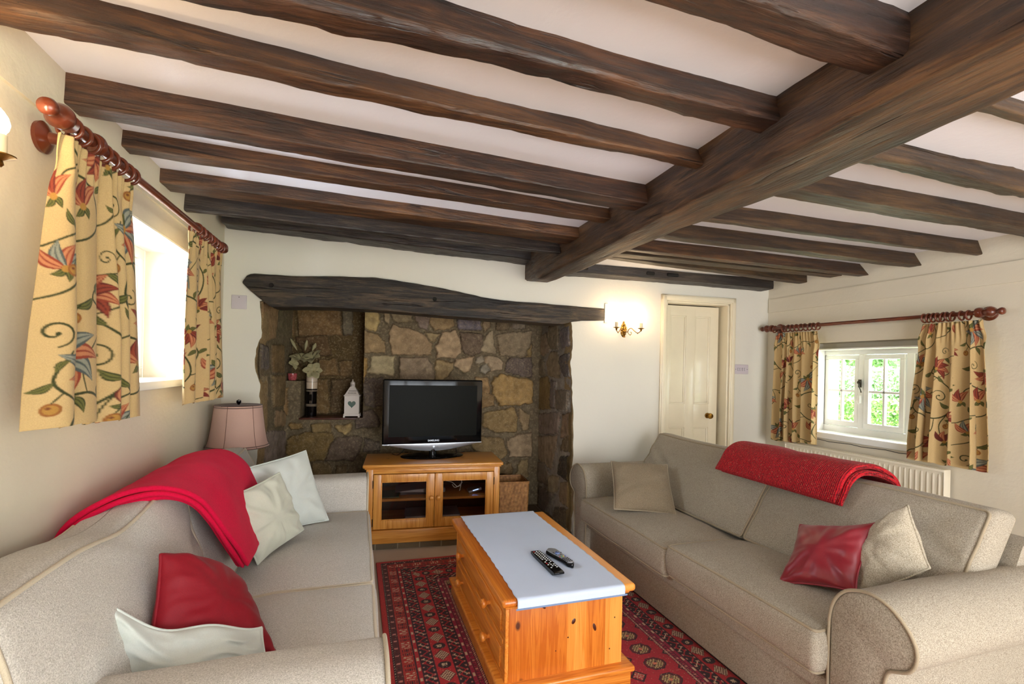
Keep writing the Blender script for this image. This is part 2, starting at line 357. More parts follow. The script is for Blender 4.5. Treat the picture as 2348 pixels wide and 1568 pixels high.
ST_BACK=[
((.429,.283,.08),[(-.062,1.851),(.099,1.86),(.125,1.754),(.095,1.659),(-.008,1.69),(-.055,1.724)]),
((.376,.262,.127),[(.151,1.844),(.204,1.847),(.206,1.735),(.179,1.743)]),
((.262,.188,.091),[(.217,1.852),(.409,1.857),(.407,1.753),(.276,1.742),(.227,1.794)]),
((.205,.141,.102),[(.441,1.845),(.58,1.852),(.559,1.773),(.543,1.681),(.48,1.715),(.442,1.768)]),
((.305,.188,.07),[(.576,1.829),(.772,1.838),(.782,1.727),(.697,1.692),(.606,1.693),(.569,1.751)]),
((.305,.188,.07),[(-.007,1.664),(.104,1.623),(.166,1.568),(.18,1.474),(.005,1.46)]),
((.328,.205,.091),[(.204,1.641),(.241,1.714),(.36,1.696),(.495,1.652),(.586,1.555),(.584,1.463),(.477,1.456),(.247,1.458),(.214,1.569)]),
((.328,.223,.091),[(.521,1.653),(.58,1.664),(.652,1.644),(.595,1.573)]),
((.376,.242,.114),[(.675,1.659),(.803,1.691),(.852,1.554),(.854,1.475),(.79,1.437),(.639,1.433),(.627,1.547),(.667,1.603)]),
((.376,.205,.032),[(-.066,1.427),(.019,1.412),(.022,1.287),(-.01,1.186),(-.069,1.185)]),
((.429,.328,.156),[(.07,1.422),(.125,1.439),(.168,1.429),(.258,1.44),(.255,1.256),(.19,1.277),(.039,1.283)]),
((.242,.162,.091),[(.304,1.419),(.544,1.43),(.6,1.363),(.617,1.198),(.309,1.194)]),
((.305,.195,.07),[(.63,1.409),(.703,1.407),(.787,1.39),(.783,1.33),(.698,1.227),(.625,1.226)]),
((.114,.08,.061),[(.011,1.233),(.169,1.236),(.174,.992),(.04,1.0)]),
((.156,.127,.141),[(.828,1.828),(1.026,1.827),(1.039,1.718),(1.013,1.696),(.831,1.704),(.814,1.765)]),
((.262,.171,.08),[(1.052,1.823),(1.122,1.821),(1.118,1.737),(1.067,1.682)]),
((.171,.114,.053),[(1.191,1.813),(1.298,1.813),(1.308,1.75),(1.29,1.712),(1.183,1.708)]),
((.188,.141,.091),[(1.32,1.803),(1.457,1.804),(1.459,1.735),(1.345,1.725)]),
((.141,.091,.053),[(.842,1.669),(.94,1.677),(1.045,1.661),(1.058,1.609),(1.038,1.494),(.96,1.465),(.893,1.474),(.854,1.576)]),
((.328,.242,.127),[(1.078,1.636),(1.146,1.701),(1.164,1.576),(1.185,1.493),(1.129,1.491),(1.055,1.51),(1.052,1.572)]),
((.223,.156,.08),[(1.189,1.656),(1.29,1.686),(1.525,1.705),(1.522,1.599),(1.454,1.474),(1.225,1.473),(1.207,1.567)]),
((.223,.141,.038),[(1.528,1.577),(1.525,1.465),(1.476,1.469)]),
((.402,.262,.127),[(.806,1.425),(.971,1.45),(.962,1.393),(.937,1.33),(.897,1.298),(.802,1.363)]),
((.283,.223,.141),[(1.008,1.441),(1.049,1.468),(1.073,1.411),(1.041,1.384),(.993,1.399)]),
((.376,.262,.141),[(1.077,1.458),(1.188,1.456),(1.254,1.41),(1.244,1.342),(1.133,1.324),(1.121,1.386),(1.083,1.401)]),
((.262,.223,.156),[(1.041,1.353),(1.099,1.391),(1.127,1.329),(1.086,1.297),(1.042,1.311)]),
((.114,.08,.061),[(1.296,1.427),(1.323,1.449),(1.531,1.455),(1.541,1.278),(1.458,1.277),(1.277,1.321)]),
((.342,.195,.042),[(1.182,1.267),(1.235,1.294),(1.354,1.27),(1.542,1.241),(1.55,1.129),(1.547,1.022),(1.404,1.005),(1.225,1.005),(1.158,1.125),(1.157,1.204)]),
((.305,.171,.053),[(1.002,1.253),(1.108,1.255),(1.13,1.203),(1.132,1.098),(1.08,1.072),(1.006,1.071)]),
((.262,.162,.045),[(1.077,.925),(1.367,.978),(1.406,.888),(1.4,.753),(1.198,.746),(1.079,.809)]),
((.262,.171,.07),[(1.432,.97),(1.526,.906),(1.511,.771),(1.464,.771),(1.424,.897)]),
((.223,.141,.045),[(.956,.696),(1.072,.712),(1.272,.683),(1.312,.539),(1.249,.495),(.994,.589)]),
((.305,.205,.102),[(1.309,.665),(1.419,.726),(1.549,.734),(1.559,.516),(1.339,.52)]),
((.223,.15,.053),[(1.443,.473),(1.517,.481),(1.521,.317),(1.475,.301),(1.409,.348)]),
((.188,.114,.038),[(1.24,.451),(1.36,.448),(1.372,.358),(1.243,.353)]),
((.262,.15,.045),[(1.054,1.119),(1.163,1.103),(1.183,1.005),(1.058,.978)]),
((.223,.127,.026),[(-.582,.842),(-.499,.832),(-.503,.802),(-.581,.787),(-.609,.817)]),
((.223,.141,.038),[(-.421,.831),(-.27,.84),(-.259,.765),(-.414,.761)]),
((.376,.242,.07),[(-.227,.815),(-.092,.829),(-.101,.784),(-.139,.739),(-.197,.769)]),
((.141,.098,.072),[(-.049,.94),(.074,.957),(.134,.888),(.136,.801),(-.054,.802)]),
((.188,.114,.023),[(-.616,.709),(-.465,.757),(-.254,.75),(-.244,.714),(-.298,.59),(-.32,.52),(-.47,.518),(-.576,.545),(-.622,.596)]),
((.127,.084,.053),[(-.229,.709),(-.037,.727),(.003,.696),(-.043,.56),(-.066,.514),(-.306,.525),(-.261,.644)]),
((.114,.084,.058),[(.027,.701),(.15,.669),(.152,.597),(.015,.584)]),
((.188,.122,.042),[(-.408,.492),(-.286,.494),(-.252,.453),(-.25,.357),(-.411,.357)]),
((.171,.114,.045),[(-.21,.462),(-.124,.47),(-.117,.429),(-.141,.359),(-.213,.366)]),
((.141,.098,.048),[(-.103,.434),(-.046,.458),(.009,.405),(.005,.355),(-.102,.358)]),
((.283,.171,.061),[(-.054,1.163),(-.032,1.164),(-.021,.998),(-.051,.998)]),
((.127,.091,.07),[(-.006,1.191),(.093,1.186),(.102,.985),(.018,.998)]),
((.262,.141,.038),[(-.728,1.135),(-.624,1.143),(-.619,.916),(-.669,.943),(-.726,1.015)]),
]
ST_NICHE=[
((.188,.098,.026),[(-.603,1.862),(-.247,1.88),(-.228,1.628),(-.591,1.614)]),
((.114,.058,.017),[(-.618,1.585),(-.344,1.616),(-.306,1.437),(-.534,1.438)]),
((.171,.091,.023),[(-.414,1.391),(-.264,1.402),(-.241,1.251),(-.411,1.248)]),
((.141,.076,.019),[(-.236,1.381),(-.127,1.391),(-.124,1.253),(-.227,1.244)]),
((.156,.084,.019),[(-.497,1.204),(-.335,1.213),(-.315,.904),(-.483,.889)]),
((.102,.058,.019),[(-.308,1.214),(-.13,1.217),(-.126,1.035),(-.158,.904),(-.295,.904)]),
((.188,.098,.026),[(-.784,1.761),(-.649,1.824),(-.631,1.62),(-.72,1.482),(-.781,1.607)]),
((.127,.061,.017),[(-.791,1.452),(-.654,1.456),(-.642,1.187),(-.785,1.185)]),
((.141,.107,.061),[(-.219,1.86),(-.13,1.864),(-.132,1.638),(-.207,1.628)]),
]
ST_RIGHT=[
((.328,.223,.127),[(.811,1.655),(.638,1.693),(.579,1.612),(.52,1.528),(.682,1.481),(.893,1.507),(.821,1.581)]),
((.205,.15,.08),[(.559,1.744),(.303,1.734),(.286,1.627),(.316,1.532),(.494,1.537),(.567,1.642)]),
((.156,.122,.114),[(.253,1.682),(.052,1.714),(.043,1.55),(.21,1.533),(.261,1.616)]),
((.262,.181,.091),[(.492,1.507),(.326,1.503),(.286,1.415),(.243,1.277),(.561,1.3),(.594,1.422)]),
((.223,.162,.091),[(.889,1.441),(.68,1.439),(.615,1.304),(.864,1.288)]),
((.114,.091,.08),[(.241,1.463),(.03,1.491),(.03,1.301),(.151,1.298),(.249,1.396)]),
((.262,.162,.045),[(.847,1.262),(.559,1.279),(.487,1.196),(.489,.994),(.814,.966)]),
((.156,.114,.091),[(.452,1.257),(.349,1.236),(.349,1.016),(.463,1.007)]),
((.188,.141,.091),[(.324,1.166),(.052,1.18),(.062,1.033),(.315,1.011)]),
((.242,.171,.127),[(.82,.912),(.213,.988),(.263,.805),(.565,.755),(.809,.74)]),
((.305,.205,.114),[(.806,.695),(.302,.775),(.298,.694),(.412,.466),(.793,.487)]),
((.205,.15,.098),[(.791,.451),(.595,.489),(.454,.415),(.492,.304),(.781,.281)]),
((.262,.156,.08),[(.153,.97),(-.028,1.01),(-.037,.838),(.182,.776)]),
((.156,.102,.045),[(.142,.766),(-.029,.822),(-.045,.696),(.196,.678)]),
((.053,.045,.034),[(.193,.615),(-.038,.657),(-.046,.493),(.014,.457),(.265,.464)]),
((.305,.223,.114),[(.453,.398),(.223,.441),(.236,.309),(.488,.237)]),
((.242,.162,.08),[(.181,.395),(-.004,.446),(-.054,.345),(-.032,.256),(.192,.24)]),
((.102,.076,.042),[(.269,.171),(-.033,.234),(-.042,.056),(.141,.018),(.345,.042)]),
((.188,.141,.102),[(.726,.23),(.315,.264),(.524,.056),(.714,.027)]),
]
ST_LEFT=[
((.305,.171,.061),[(.009,1.775),(.512,1.783),(.411,1.545),(.039,1.515)]),
((.114,.091,.08),[(.017,1.475),(.18,1.471),(.228,1.318),(.037,1.309)]),
((.262,.188,.091),[(.042,1.26),(.178,1.258),(.229,1.071),(.063,1.083)]),
((.305,.188,.08),[(.453,.978),(.847,.931),(.865,.809),(.436,.86)]),
((.205,.127,.045),[(.324,1.254),(.764,1.245),(.8,.995),(.385,1.017)]),
((.242,.181,.141),[(.13,.737),(.228,.844),(.872,.759),(.87,.494),(.147,.593)]),
((.188,.107,.032),[(.325,1.487),(.691,1.502),(.722,1.281),(.35,1.286)]),
]
# ------------------------------------------------------------------ room shell
def struct(o,label=None): o['kind']='structure'; 
XR=3.488;XL=-.82;YB=-1.9
def st(o): o['kind']='structure';return o
m=MB()
for sx in(0,): m.box(-.9,3.75,YB-.2,4.9,-.1,0)
st(m.build('floor',M['carpet'],smooth=False))
# ceiling: two bays either side of the main beam, the chimney bay rises a little
m=MB()
def cz(x,y):
    z=2.17+.006*noise.noise(Vector((x*1.7,y*1.7,0)))
    if x<1.3 and y>2.95: z+=min(1,(y-2.95)/.25)*.19*(1 if x<1.15 else max(0,(1.3-x)/.15))
    return z
xs=[-.95+i*.1 for i in range(48)];ys=[YB-.2+i*.1 for i in range(60)]
m.grid([[(x,y,cz(x,y)) for x in xs] for y in ys])
m.box(-1.2,3.95,YB-.25,4.95,2.42,2.52)  # unseen slab above the plaster, added to block the sun
st(m.build('ceiling',M['ceil'],ang=60))
# chimney wall: outline goes round the fireplace and the doorway
m=MB()
JL=[(-.645,0),(-.645,.55),(-.652,.64),(-.634,.84),(-.628,1.0),(-.638,1.12),(-.634,1.2),(-.664,1.29),(-.672,1.38),(-.666,1.45),(-.634,1.53),(-.638,1.66),(-.65,1.78)]
JR=[(1.64,1.745),(1.652,1.66),(1.658,1.52),(1.645,1.42),(1.648,1.34),(1.66,1.24),(1.664,1.17),(1.672,1.02),(1.684,.82),(1.682,.66),(1.68,.5),(1.692,.38),(1.696,.25),(1.684,.12),(1.684,0)]
# densify with small irregularity
def rag(P,a=.006):
    out=[]
    for i in range(len(P)-1):
        for j in range(4):
            t=j/4;s=P[i][0]*(1-t)+P[i+1][0]*t;z=P[i][1]*(1-t)+P[i+1][1]*t
            out.append((s+a*noise.noise(Vector((s*5,z*19,3.1)))*1.6,z))
    return out+[P[-1]]
JLr=rag(JL);JRr=rag(JR)
out=[(-.93,0)]+JLr+[(-.6,1.80),(1.60,1.79)]+JRr+[(2.487,0),(2.487,1.955),(3.102,1.955),(3.102,0),(3.56,0),(3.56,2.45),(-.93,2.45)]
m.prism(out,lambda s_,z_,n_:W(s_,n_,z_),0,.15)
st(m.build('wall_back',M['wall_back'],ang=30))
# left wall with splayed window reveal
m=MB();wy0,wy1,wz0,wz1=1.70,2.90,1.262,1.905
def q(a,b,c,d): m.add([a,b,c,d],[(0,1,2,3)])
X2=XL-.36
m.box(X2,XL,YB-.2,wy0,0,2.45);m.box(X2,XL,wy1,3.0,0,2.45);m.box(X2,XL,wy0,wy1,0,wz0);m.box(X2,XL,wy0,wy1,wz1,2.45)
m.box(X2,XL-.055,3.0,3.9,0,2.45)
m.prism([(XL,wy0),(XL-.2,wy0),(XL-.2,wy0+.06)],lambda x,y,z:(x,y,z),wz0,wz1)
m.prism([(XL-.0,wy1+.0),(XL-.2,wy1),(XL-.2,wy1-.035)],lambda x,y,z:(x,y,z),wz0,wz1)
st(m.build('wall_left',M['wall'],smooth=False))
# right wall
m=MB();ry0,ry1,rz0,rz1=1.86,2.945,.885,1.606
X2=XR+.32
m.box(XR,X2,YB-.2,ry0,0,2.45);m.box(XR,X2,ry1,3.7,0,2.45);m.box(XR,X2,ry0,ry1,0,rz0);m.box(XR,X2,ry0,ry1,rz1,2.45)
m.box(XR+.14,X2,ry0,ry1,1.552,rz1+.002)
st(m.build('wall_right',M['wall'],smooth=False))
m=MB();m.box(-1.2,.2,YB-.2,YB,0,2.45);m.box(2.6,3.9,YB-.2,YB,0,2.45);m.box(.2,2.6,YB-.2,YB,0,.1);m.box(.2,2.6,YB-.2,YB,2.05,2.45)
st(m.build('wall_rear',M['wall'],smooth=False))
# painted boards high on the side walls
m=MB()
m.box(XR-.010,XR+.01,YB,3.36,1.895,2.013);st(m.build('trim_1',M['wall'],smooth=False))
m=MB();m.box(XL-.01,XL+.010,YB,2.98,2.012,2.2);st(m.build('trim_2',M['wall'],smooth=False))
m=MB();m.box(XR-.014,XR,YB,3.36,0,.1,b=.003);st(m.build('baseboard_right',M['cream']))
m=MB();m.box(XL,XL+.014,YB,2.98,0,.1,b=.003);st(m.build('baseboard_left',M['cream']))
m=MB();m.box(1.72,2.43,-.014,0,0,.09,b=.003);m.xf(WM);st(m.build('baseboard_back',M['cream']))
# ------------------------------------------------------------------ timbers
def timber(name,L,x0,x1,mat,label,seed,amp=.006,rr=.014,gap=.03,knob=0,group=None,sag=0):
    """L: at both ends ((ytop_near,ztop),(ybot_near,zbot),(ybot_far,zbot),(ytop_far,ztop))"""
    n=max(2,int(abs(x1-x0)/gap));rows=[]
    for i in range(n+1):
        t=i/n;x=x0+(x1-x0)*t
        c=[[L[0][k][j]*(1-t)+L[1][k][j]*t for j in(0,1)] for k in range(4)]
        ring=[]
        A,B,Cc,Dd=[Vector((p[0],p[1])) for p in c]
        def seg(P,Q,k):
            return [P+(Q-P)*(j/k) for j in range(k)]
        d1=(A-B).normalized()*rr;d2=(Cc-B).normalized()*rr;d3=(Dd-Cc).normalized()*rr
        pts=seg(A,B+d1,5)+[B+d1,B+d1*.45+d2*.05,B+d1*.05+d2*.45]+seg(B+d2,Cc-d2,4)+[Cc-d2,Cc-d2*.45+d3*.05,Cc-d2*.05+d3*.45]+seg(Cc+d3,Dd,4)+[Dd]
        cen=(B+Cc)/2
        for p in pts:
            a=amp*(noise.noise(Vector((x*1.3+seed*9,p.x*3,p.y*3)))*1.6+noise.noise(Vector((x*6+seed*5,p.x*14,p.y*14)))*.7+.35*noise.noise(Vector((x*28+seed,p.x*45,p.y*45))))
            if knob: 
                kk=noise.noise(Vector((x*3.1+seed*3,p.y*2,0)))
                if p.y>cen.y+.04: a-=knob*max(0,kk)*1.2
            d=(p-Vector((cen.x,cen.y+.08)));d=d.normalized() if d.length>1e-6 else d
            ring.append((x,p.x+d.x*a,p.y+d.y*a-sag*math.sin(PI*t)))
        rows.append(ring)
    mb=MB();mb.grid([r for r in rows])
    k=len(rows[0])
    mb.f.append(tuple(range(k)));mb.m.append(0);mb.f.append(tuple(reversed(range((n)*k,(n+1)*k))));mb.m.append(0)
    o=mb.build(name,mat,ang=50);tag(o,label,'beam',group);return o
ZT=2.215
def J(nt,nb,fb,zb,ft=None):  # each (left,right)
    zb=zb if isinstance(zb,tuple) else (zb,zb)
    ft=ft or fb
    return [((nt[i],ZT),(nb[i],zb[i]),(fb[i],zb[i]),(ft[i],ZT)) for i in(0,1)]
xa,xb=XL-.03,1.2
G1='ceiling joists between the window wall and the main beam';G2='ceiling joists between the main beam and the far window wall'
timber('ceiling_joist',J((.735,.765),(.72,.745),(.81,.835),2.07),xa,xb,M['joist'],'dark oak joist nearest the camera, crossing the top right corner left of the main beam',1,.008,.02,group=G1)
timber('ceiling_joist',J((1.045,1.125),(1.03,1.075),(1.10,1.17),2.075),xa,xb,M['joist'],'thick waney dark oak joist, second from the camera, with a rounded dark end',2,.011,.024,knob=.014,group=G1)
timber('ceiling_joist',J((1.345,1.50),(1.29,1.43),(1.375,1.488),2.095),xa,xb,M['joist_b'],'brown oak joist with a deep knotty hollow near the top left corner',3,.009,.02,knob=.008,group=G1)
timber('ceiling_joist',J((1.709,1.845),(1.70,1.80),(1.785,1.912),2.08),xa,xb,M['joist'],'dark oak joist whose end meets the wall above the near curtain pole finial',4,.005,.008,group=G1)
timber('ceiling_joist',J((2.064,2.178),(2.05,2.13),(2.125,2.215),2.108),xa,xb,M['joist_b'],'slim light brown oak joist with a dark knot, fourth from the chimney wall',5,.004,.008,group=G1)
timber('ceiling_joist',J((2.408,2.515),(2.40,2.50),(2.53,2.68),2.11),xa,xb,M['joist_b'],'wide brown oak joist, third from the chimney wall',6,.004,.008,group=G1)
timber('ceiling_joist',J((2.72,2.83),(2.70,2.76),(2.75,2.82),2.08),xa,xb,M['joist_k'],'blackened oak joist beside the wall plate over the fireplace',7,.004,.012,group=G1)
timber('wall_plate',[((3.50,2.36),(3.50,2.245),(3.69,2.245),(3.69,2.36)),((3.39,2.36),(3.39,2.168),(3.565,2.168),(3.565,2.36))],XL-.02,1.25,M['joist_k'],'rough blackened oak wall plate lying along the top of the chimney wall',8,.012,.02)
xa,xb=1.36,XR+.03
def JR_(nt,nb,fb,zb,seed,lab,mat='joist_r',amp=.005,rr=.01,knob=0):
    timber('ceiling_joist',J(nt,nb,fb,zb),xa,xb,M[mat],lab,seed,amp,rr,knob=knob,group=G2)
JR_((.89,.885),(.875,.87),(.915,.91),2.12,11,'brown oak joist right of the main beam, nearest the camera at the right edge')
JR_((1.185,1.19),(1.15,1.15),(1.21,1.245),2.08,12,'knobbly waney oak joist right of the main beam, second from the camera',amp=.010,rr=.016,knob=.07)
JR_((1.515,1.475),(1.455,1.43),(1.552,1.535),2.08,13,'oak joist with a rough pale underside, third from the camera right of the main beam',amp=.006)
JR_((1.93,1.87),(1.89,1.83),(1.94,1.866),2.08,14,'squared brown oak joist ending on the far wall above the right curtain',amp=.004)
JR_((2.26,2.22),(2.20,2.15),(2.275,2.231),2.08,15,'squared brown oak joist ending on the far wall over the middle of the small window',amp=.004)
JR_((2.59,2.59),(2.53,2.49),(2.585,2.572),2.08,16,'squared reddish brown oak joist, third from the chimney wall right of the main beam',mat='joist_b',amp=.003)
JR_((2.77,2.72),(2.745,2.69),(2.845,2.79),2.108,17,'thin shallow oak joist, second from the chimney wall right of the main beam',amp=.003,rr=.006)
JR_((2.84,3.00),(2.83,2.99),(2.90,3.068),2.108,18,'thin oak joist beside the mortised wall plate over the door',amp=.003,rr=.006)
wp=timber('wall_plate',[((3.36,2.2),(3.36,2.098),(3.545,2.098),(3.545,2.2)),((3.24,2.2),(3.24,2.09),(3.375,2.09),(3.375,2.2))],1.33,3.40,M['joist_k'],'old oak wall plate with empty mortise holes above the wall light and door',19,.008,.012)
for xx,w in((1.62,.13),(2.22,.075),(2.42,.11)):
    yy=3.36-.12*(xx-1.33)/2.07
    mm=MB();mm.rbox(xx,yy+.012,2.135,w,.05,.03,.012,k=2,n=2);mm.build('mortise_shade',M['cavity'],wp)  # dark block whose colour stands for the shade inside an empty mortise
# main beam
SEC=[(-2.0,1.16,1.12,1.39,1.985),(0,1.17,1.122,1.40,1.985),(.8,1.172,1.128,1.404,1.983),(1.05,1.166,1.128,1.418,1.98),(1.25,1.170,1.150,1.425,1.98),(1.5,1.178,1.165,1.40,1.985),(1.85,1.19,1.184,1.385,1.99),(2.4,1.2,1.194,1.378,1.99),(3.2,1.215,1.215,1.37,1.99),(3.4,1.235,1.235,1.42,2.02),(3.60,1.25,1.25,1.465,2.045)]
def sec(y):
    for a,b in zip(SEC,SEC[1:]):
        if a[0]<=y<=b[0]:
            t=(y-a[0])/(b[0]-a[0]);return [a[i]*(1-t)+b[i]*t for i in range(1,5)]
    return SEC[-1][1:]
rows=[]
y=-2.0
while y<=3.6:
    xt,xl,xr,zb=sec(y);ring=[];r=.015
    P=[(xt,2.23),(xt*.75+xl*.25,2.17),(xt*.5+xl*.5,2.11),(xl*.8+xt*.2,2.05),(xl,zb+.03),(xl+.003,zb+.014),(xl+.016,zb+.002)]+[(xl+.016+(xr-xl-.04)*k/5,zb) for k in range(1,6)]+[(xr-.008,zb+.006),(xr,zb+.022)]+[(xr+.004,zb+.022+(2.23-zb-.022)*k/4) for k in range(1,5)]
    for p in P:
        a=.009*noise.noise(Vector((p[0]*3,y*1.4,p[1]*3)))+.004*noise.noise(Vector((p[0]*12,y*7,p[1]*12)))
        cx_=(xl+xr)/2;d=Vector((p[0]-cx_,p[1]-2.12)).normalized()
        ring.append((p[0]+d.x*a,y,p[1]+d.y*a))
    rows.append(ring);y+=.035
mb=MB();mb.grid(rows);k=len(rows[0]);mb.f.append(tuple(range(k)));mb.m.append(0);mb.f.append(tuple(range((len(rows)-1)*k,len(rows)*k)));mb.m.append(0)
o=mb.build('main_beam',M['beam'],ang=50);tag(o,'massive brown oak beam with swirling grain crossing the ceiling from the fireplace wall to the camera','beam')
# ------------------------------------------------------------------ fireplace
fp=thing('stone_fireplace','wide rubble stone inglenook fireplace with an alcove under a black oak lintel','fireplace',M=WM.copy())
LW=lambda s,n,z:(s,n,z)
def inpoly(x,y,P):
    c=False
    for i in range(len(P)):
        x1,y1=P[i];x2,y2=P[i-1]
        if (y1>y)!=(y2>y) and x<(x2-x1)*(y-y1)/(y2-y1)+x1:c=not c
    return c
def pdist(x,y,P):
    d=9
    for i in range(len(P)):
        x1,y1=P[i];x2,y2=P[i-1];dx,dy=x2-x1,y2-y1
        t=max(0,min(1,((x-x1)*dx+(y-y1)*dy)/(dx*dx+dy*dy+1e-12)))
        d=min(d,math.hypot(x-x1-dx*t,y-y1-dy*t))
    return d
MORT=np.array(S(124,110,86)[:3])
def stonewall(name,a0,a1,z0,z1,stones,place,res=.0075,hole=None,bulge=.028,lim=None,seed=0,mort=MORT):
    na=int((a1-a0)/res)+1;nzz=int((z1-z0)/res)+1
    A=np.linspace(a0,a1,na);Zs=np.linspace(z0,z1,nzz);AA,ZZ=np.meshgrid(A,Zs)
    # wobble the lookup so that edges are irregular
    wob=np.array([[noise.noise(Vector((a*22,z*22,seed))) for a in A] for z in Zs])
    wob2=np.array([[noise.noise(Vector((a*22+40,z*22,seed))) for a in A] for z in Zs])
    ax=AA+wob*.014;az=ZZ+wob2*.014
    H=np.zeros(AA.shape);Cc=np.ones(AA.shape+(4,));Cc[...,:3]=mort*(1+.25*wob[...,None])
    for k,(col,P) in enumerate(stones):
        P=[(max(a0-.05,min(a1+.05,p[0])),p[1]) for p in P]
        xs=[p[0] for p in P];zs=[p[1] for p in P]
        mk=(ax>min(xs)-.02)&(ax<max(xs)+.02)&(az>min(zs)-.02)&(az<max(zs)+.02)
        I=np.argwhere(mk);h0=bulge*(.8+.5*((k*37)%10)/10)
        tilt=(((k*53)%7)/7-.5)*.04
        for i,j in I:
            x,z=ax[i,j],az[i,j];ins=inpoly(x,z,P);d=pdist(x,z,P);d=(d if ins else -d)+.007
            if d>0:
                w=min(1,d/.016)
                hh=h0*math.sqrt(max(0,1-(1-w)**2))+tilt*(x-sum(xs)/len(xs))
                if hh>H[i,j] or True: H[i,j]=max(0.002,hh)
                Cc[i,j,:3]=(np.array(col)*.8+.2*np.mean(col))*(1.5+.5*wob[i,j])
                if d<.006:Cc[i,j,:3]=Cc[i,j,:3]*.5+np.array((.05,.035,.02))*.5  # stone rims darkened, painting the shade of the joints
    H+=np.array([[.004*noise.noise(Vector((a*30,z*30,9)))+.006*noise.noise(Vector((a*6,z*6,5))) for a in A] for z in Zs])
    mb=MB();P=[[place(AA[i,j],ZZ[i,j],H[i,j]) for j in range(na)] for i in range(nzz)]
    mb.v=[p for r in P for p in r]
    for i in range(nzz-1):
        for j in range(na-1):
            if hole and hole((A[j]+A[j+1])/2,(Zs[i]+Zs[i+1])/2):continue
            mb.f.append((i*na+j,i*na+j+1,(i+1)*na+j+1,(i+1)*na+j));mb.m.append(0)
    mb.c=Cc.reshape(-1,4)
    return mb.build(name,M['stone'],fp,ang=180,fix=False)
D1=.787;D2=1.06
hole=lambda a,z:(-.52<a<-.0 and z>.885) or (a<-.0 and z>1.205)
stonewall('back_wall',-.66,1.66,0,2.0,ST_BACK,lambda a,z,h:(a,D1-h,z),hole=hole)
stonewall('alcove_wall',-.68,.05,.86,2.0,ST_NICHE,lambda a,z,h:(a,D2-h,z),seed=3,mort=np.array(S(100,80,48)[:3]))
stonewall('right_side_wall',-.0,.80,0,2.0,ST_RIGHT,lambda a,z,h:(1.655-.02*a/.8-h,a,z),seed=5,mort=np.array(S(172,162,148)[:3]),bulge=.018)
stonewall('left_side_wall',-.0,1.08,0,2.0,ST_LEFT,lambda a,z,h:(-.645+h,a,z),seed=7,bulge=.014)
# returns of the alcove, ledge, soffit, outer jamb edges
mb=MB();mb.box(0,.03,D1+.004,D2+.02,.885,2.0,b=.008);mb.box(-.66,-.52,D1+.006,D2+.02,.86,1.205,b=.01);mb.box(-.52,.0,D1+.02,D2,.80,.872)
mb.c=np.tile(np.array([.2,.15,.085,1]),(len(mb.v),1));mb.build('alcove_reveal',M['stone'],fp)
mb=MB();mb.box(-.525,-.0,D1-.022,D2,.872,.887,b=.004);o=mb.build('alcove_shelf',M['tile'],fp);o['label']='dark red tiled shelf'
mb=MB();mb.box(-.72,1.75,.14,1.2,1.98,2.05);mb.build('recess_roof',M['cavity'],fp,smooth=False)
for JJ,sg in((JLr,1),(JRr,-1)):
    mb=MB()
    rows=[[(p[0]+sg*t*.012,.004+.05*t*t+.09*(t>.9),p[1]) for t in(0,.3,.6,1)] for p in JJ]
    mb.grid(rows)
    mb.c=np.tile(np.array([.34,.23,.11,1]),(len(mb.v),1));mb.build('jamb_edge',M['stone'],fp)
mb=MB();mb.box(-.64,1.68,-.012,.79,.0,.05,b=.003);mb.build('hearth',M['brick'],fp)
# lintel
LT=[(-.75,1.905),(-.735,1.94),(-.69,1.962),(-.5,1.962),(-.357,1.967),(-.1,1.982),(.117,1.988),(.28,1.975),(.43,1.960),(.6,1.94),(.757,1.916),(.9,1.893),(1.062,1.873),(1.25,1.868),(1.42,1.866),(1.65,1.86),(1.92,1.853)]
LBt=[(-.75,1.895),(-.72,1.86),(-.66,1.81),(-.57,1.738),(-.4,1.75),(-.178,1.757),(.122,1.757),(.35,1.748),(.57,1.739),(.85,1.73),(1.17,1.722),(1.42,1.713),(1.565,1.712),(1.64,1.735),(1.73,1.748),(1.83,1.752),(1.92,1.757)]
def interp(L,x):
    for a,b in zip(L,L[1:]):
        if a[0]<=x<=b[0]: t=(x-a[0])/(b[0]-a[0]+1e-9);return a[1]*(1-t)+b[1]*t
    return L[-1][1] if x>L[0][0] else L[0][1]
rows=[];n=110
for i in range(n+1):
    s=-.75+2.67*i/n;zt=interp(LT,s);zb=interp(LBt,s);ring=[]
    yf=-.035 if s<1.6 else -.035+.02*min(1,(s-1.6)/.1)
    r=min(.02,(zt-zb)*.3)
    P=[(.19,zt)]+[(.1-.03*k,zt) for k in range(3)]+[(yf+r*.4,zt),(yf,zt-r)]+[(yf,zt-r-(zt-zb-2*r)*k/6) for k in range(1,6)]+[(yf,zb+r),(yf+r*.4,zb)]+[(yf+r+(.19-yf-r)*k/4,zb) for k in range(1,5)]
    for(nn,z) in P:
        a=.005*noise.noise(Vector((s*4,nn*9,z*24)))+.0035*noise.noise(Vector((s*11,nn*30,z*70)))+(.006*max(0,noise.noise(Vector((s*5.1,z*9,2.))))if z>zb+.01 else 0)
        ring.append((s,nn-a,z+a*.5))
    rows.append(ring)
mb=MB();mb.grid(rows);k=len(rows[0]);mb.f.append(tuple(range(k)));mb.m.append(0);mb.f.append(tuple(range(n*k,(n+1)*k)));mb.m.append(0)
li=mb.build('lintel',M['lintel'],fp,ang=50);li['label']='smoke blackened oak lintel tapering to the right'
for s,z in((-.57,1.89),(.55,1.855)):
    mb=MB();mb.lathe([(.001,-.004),(.014,-.004),(.016,.004),(.012,.006)],n=12,axis='y');mb.xf(Matrix.Translation((s,-.038,z)));mb.build('peg_hole_shade',M['cavity'],li)  # dark disc on the lintel face, painting the shade of a hole
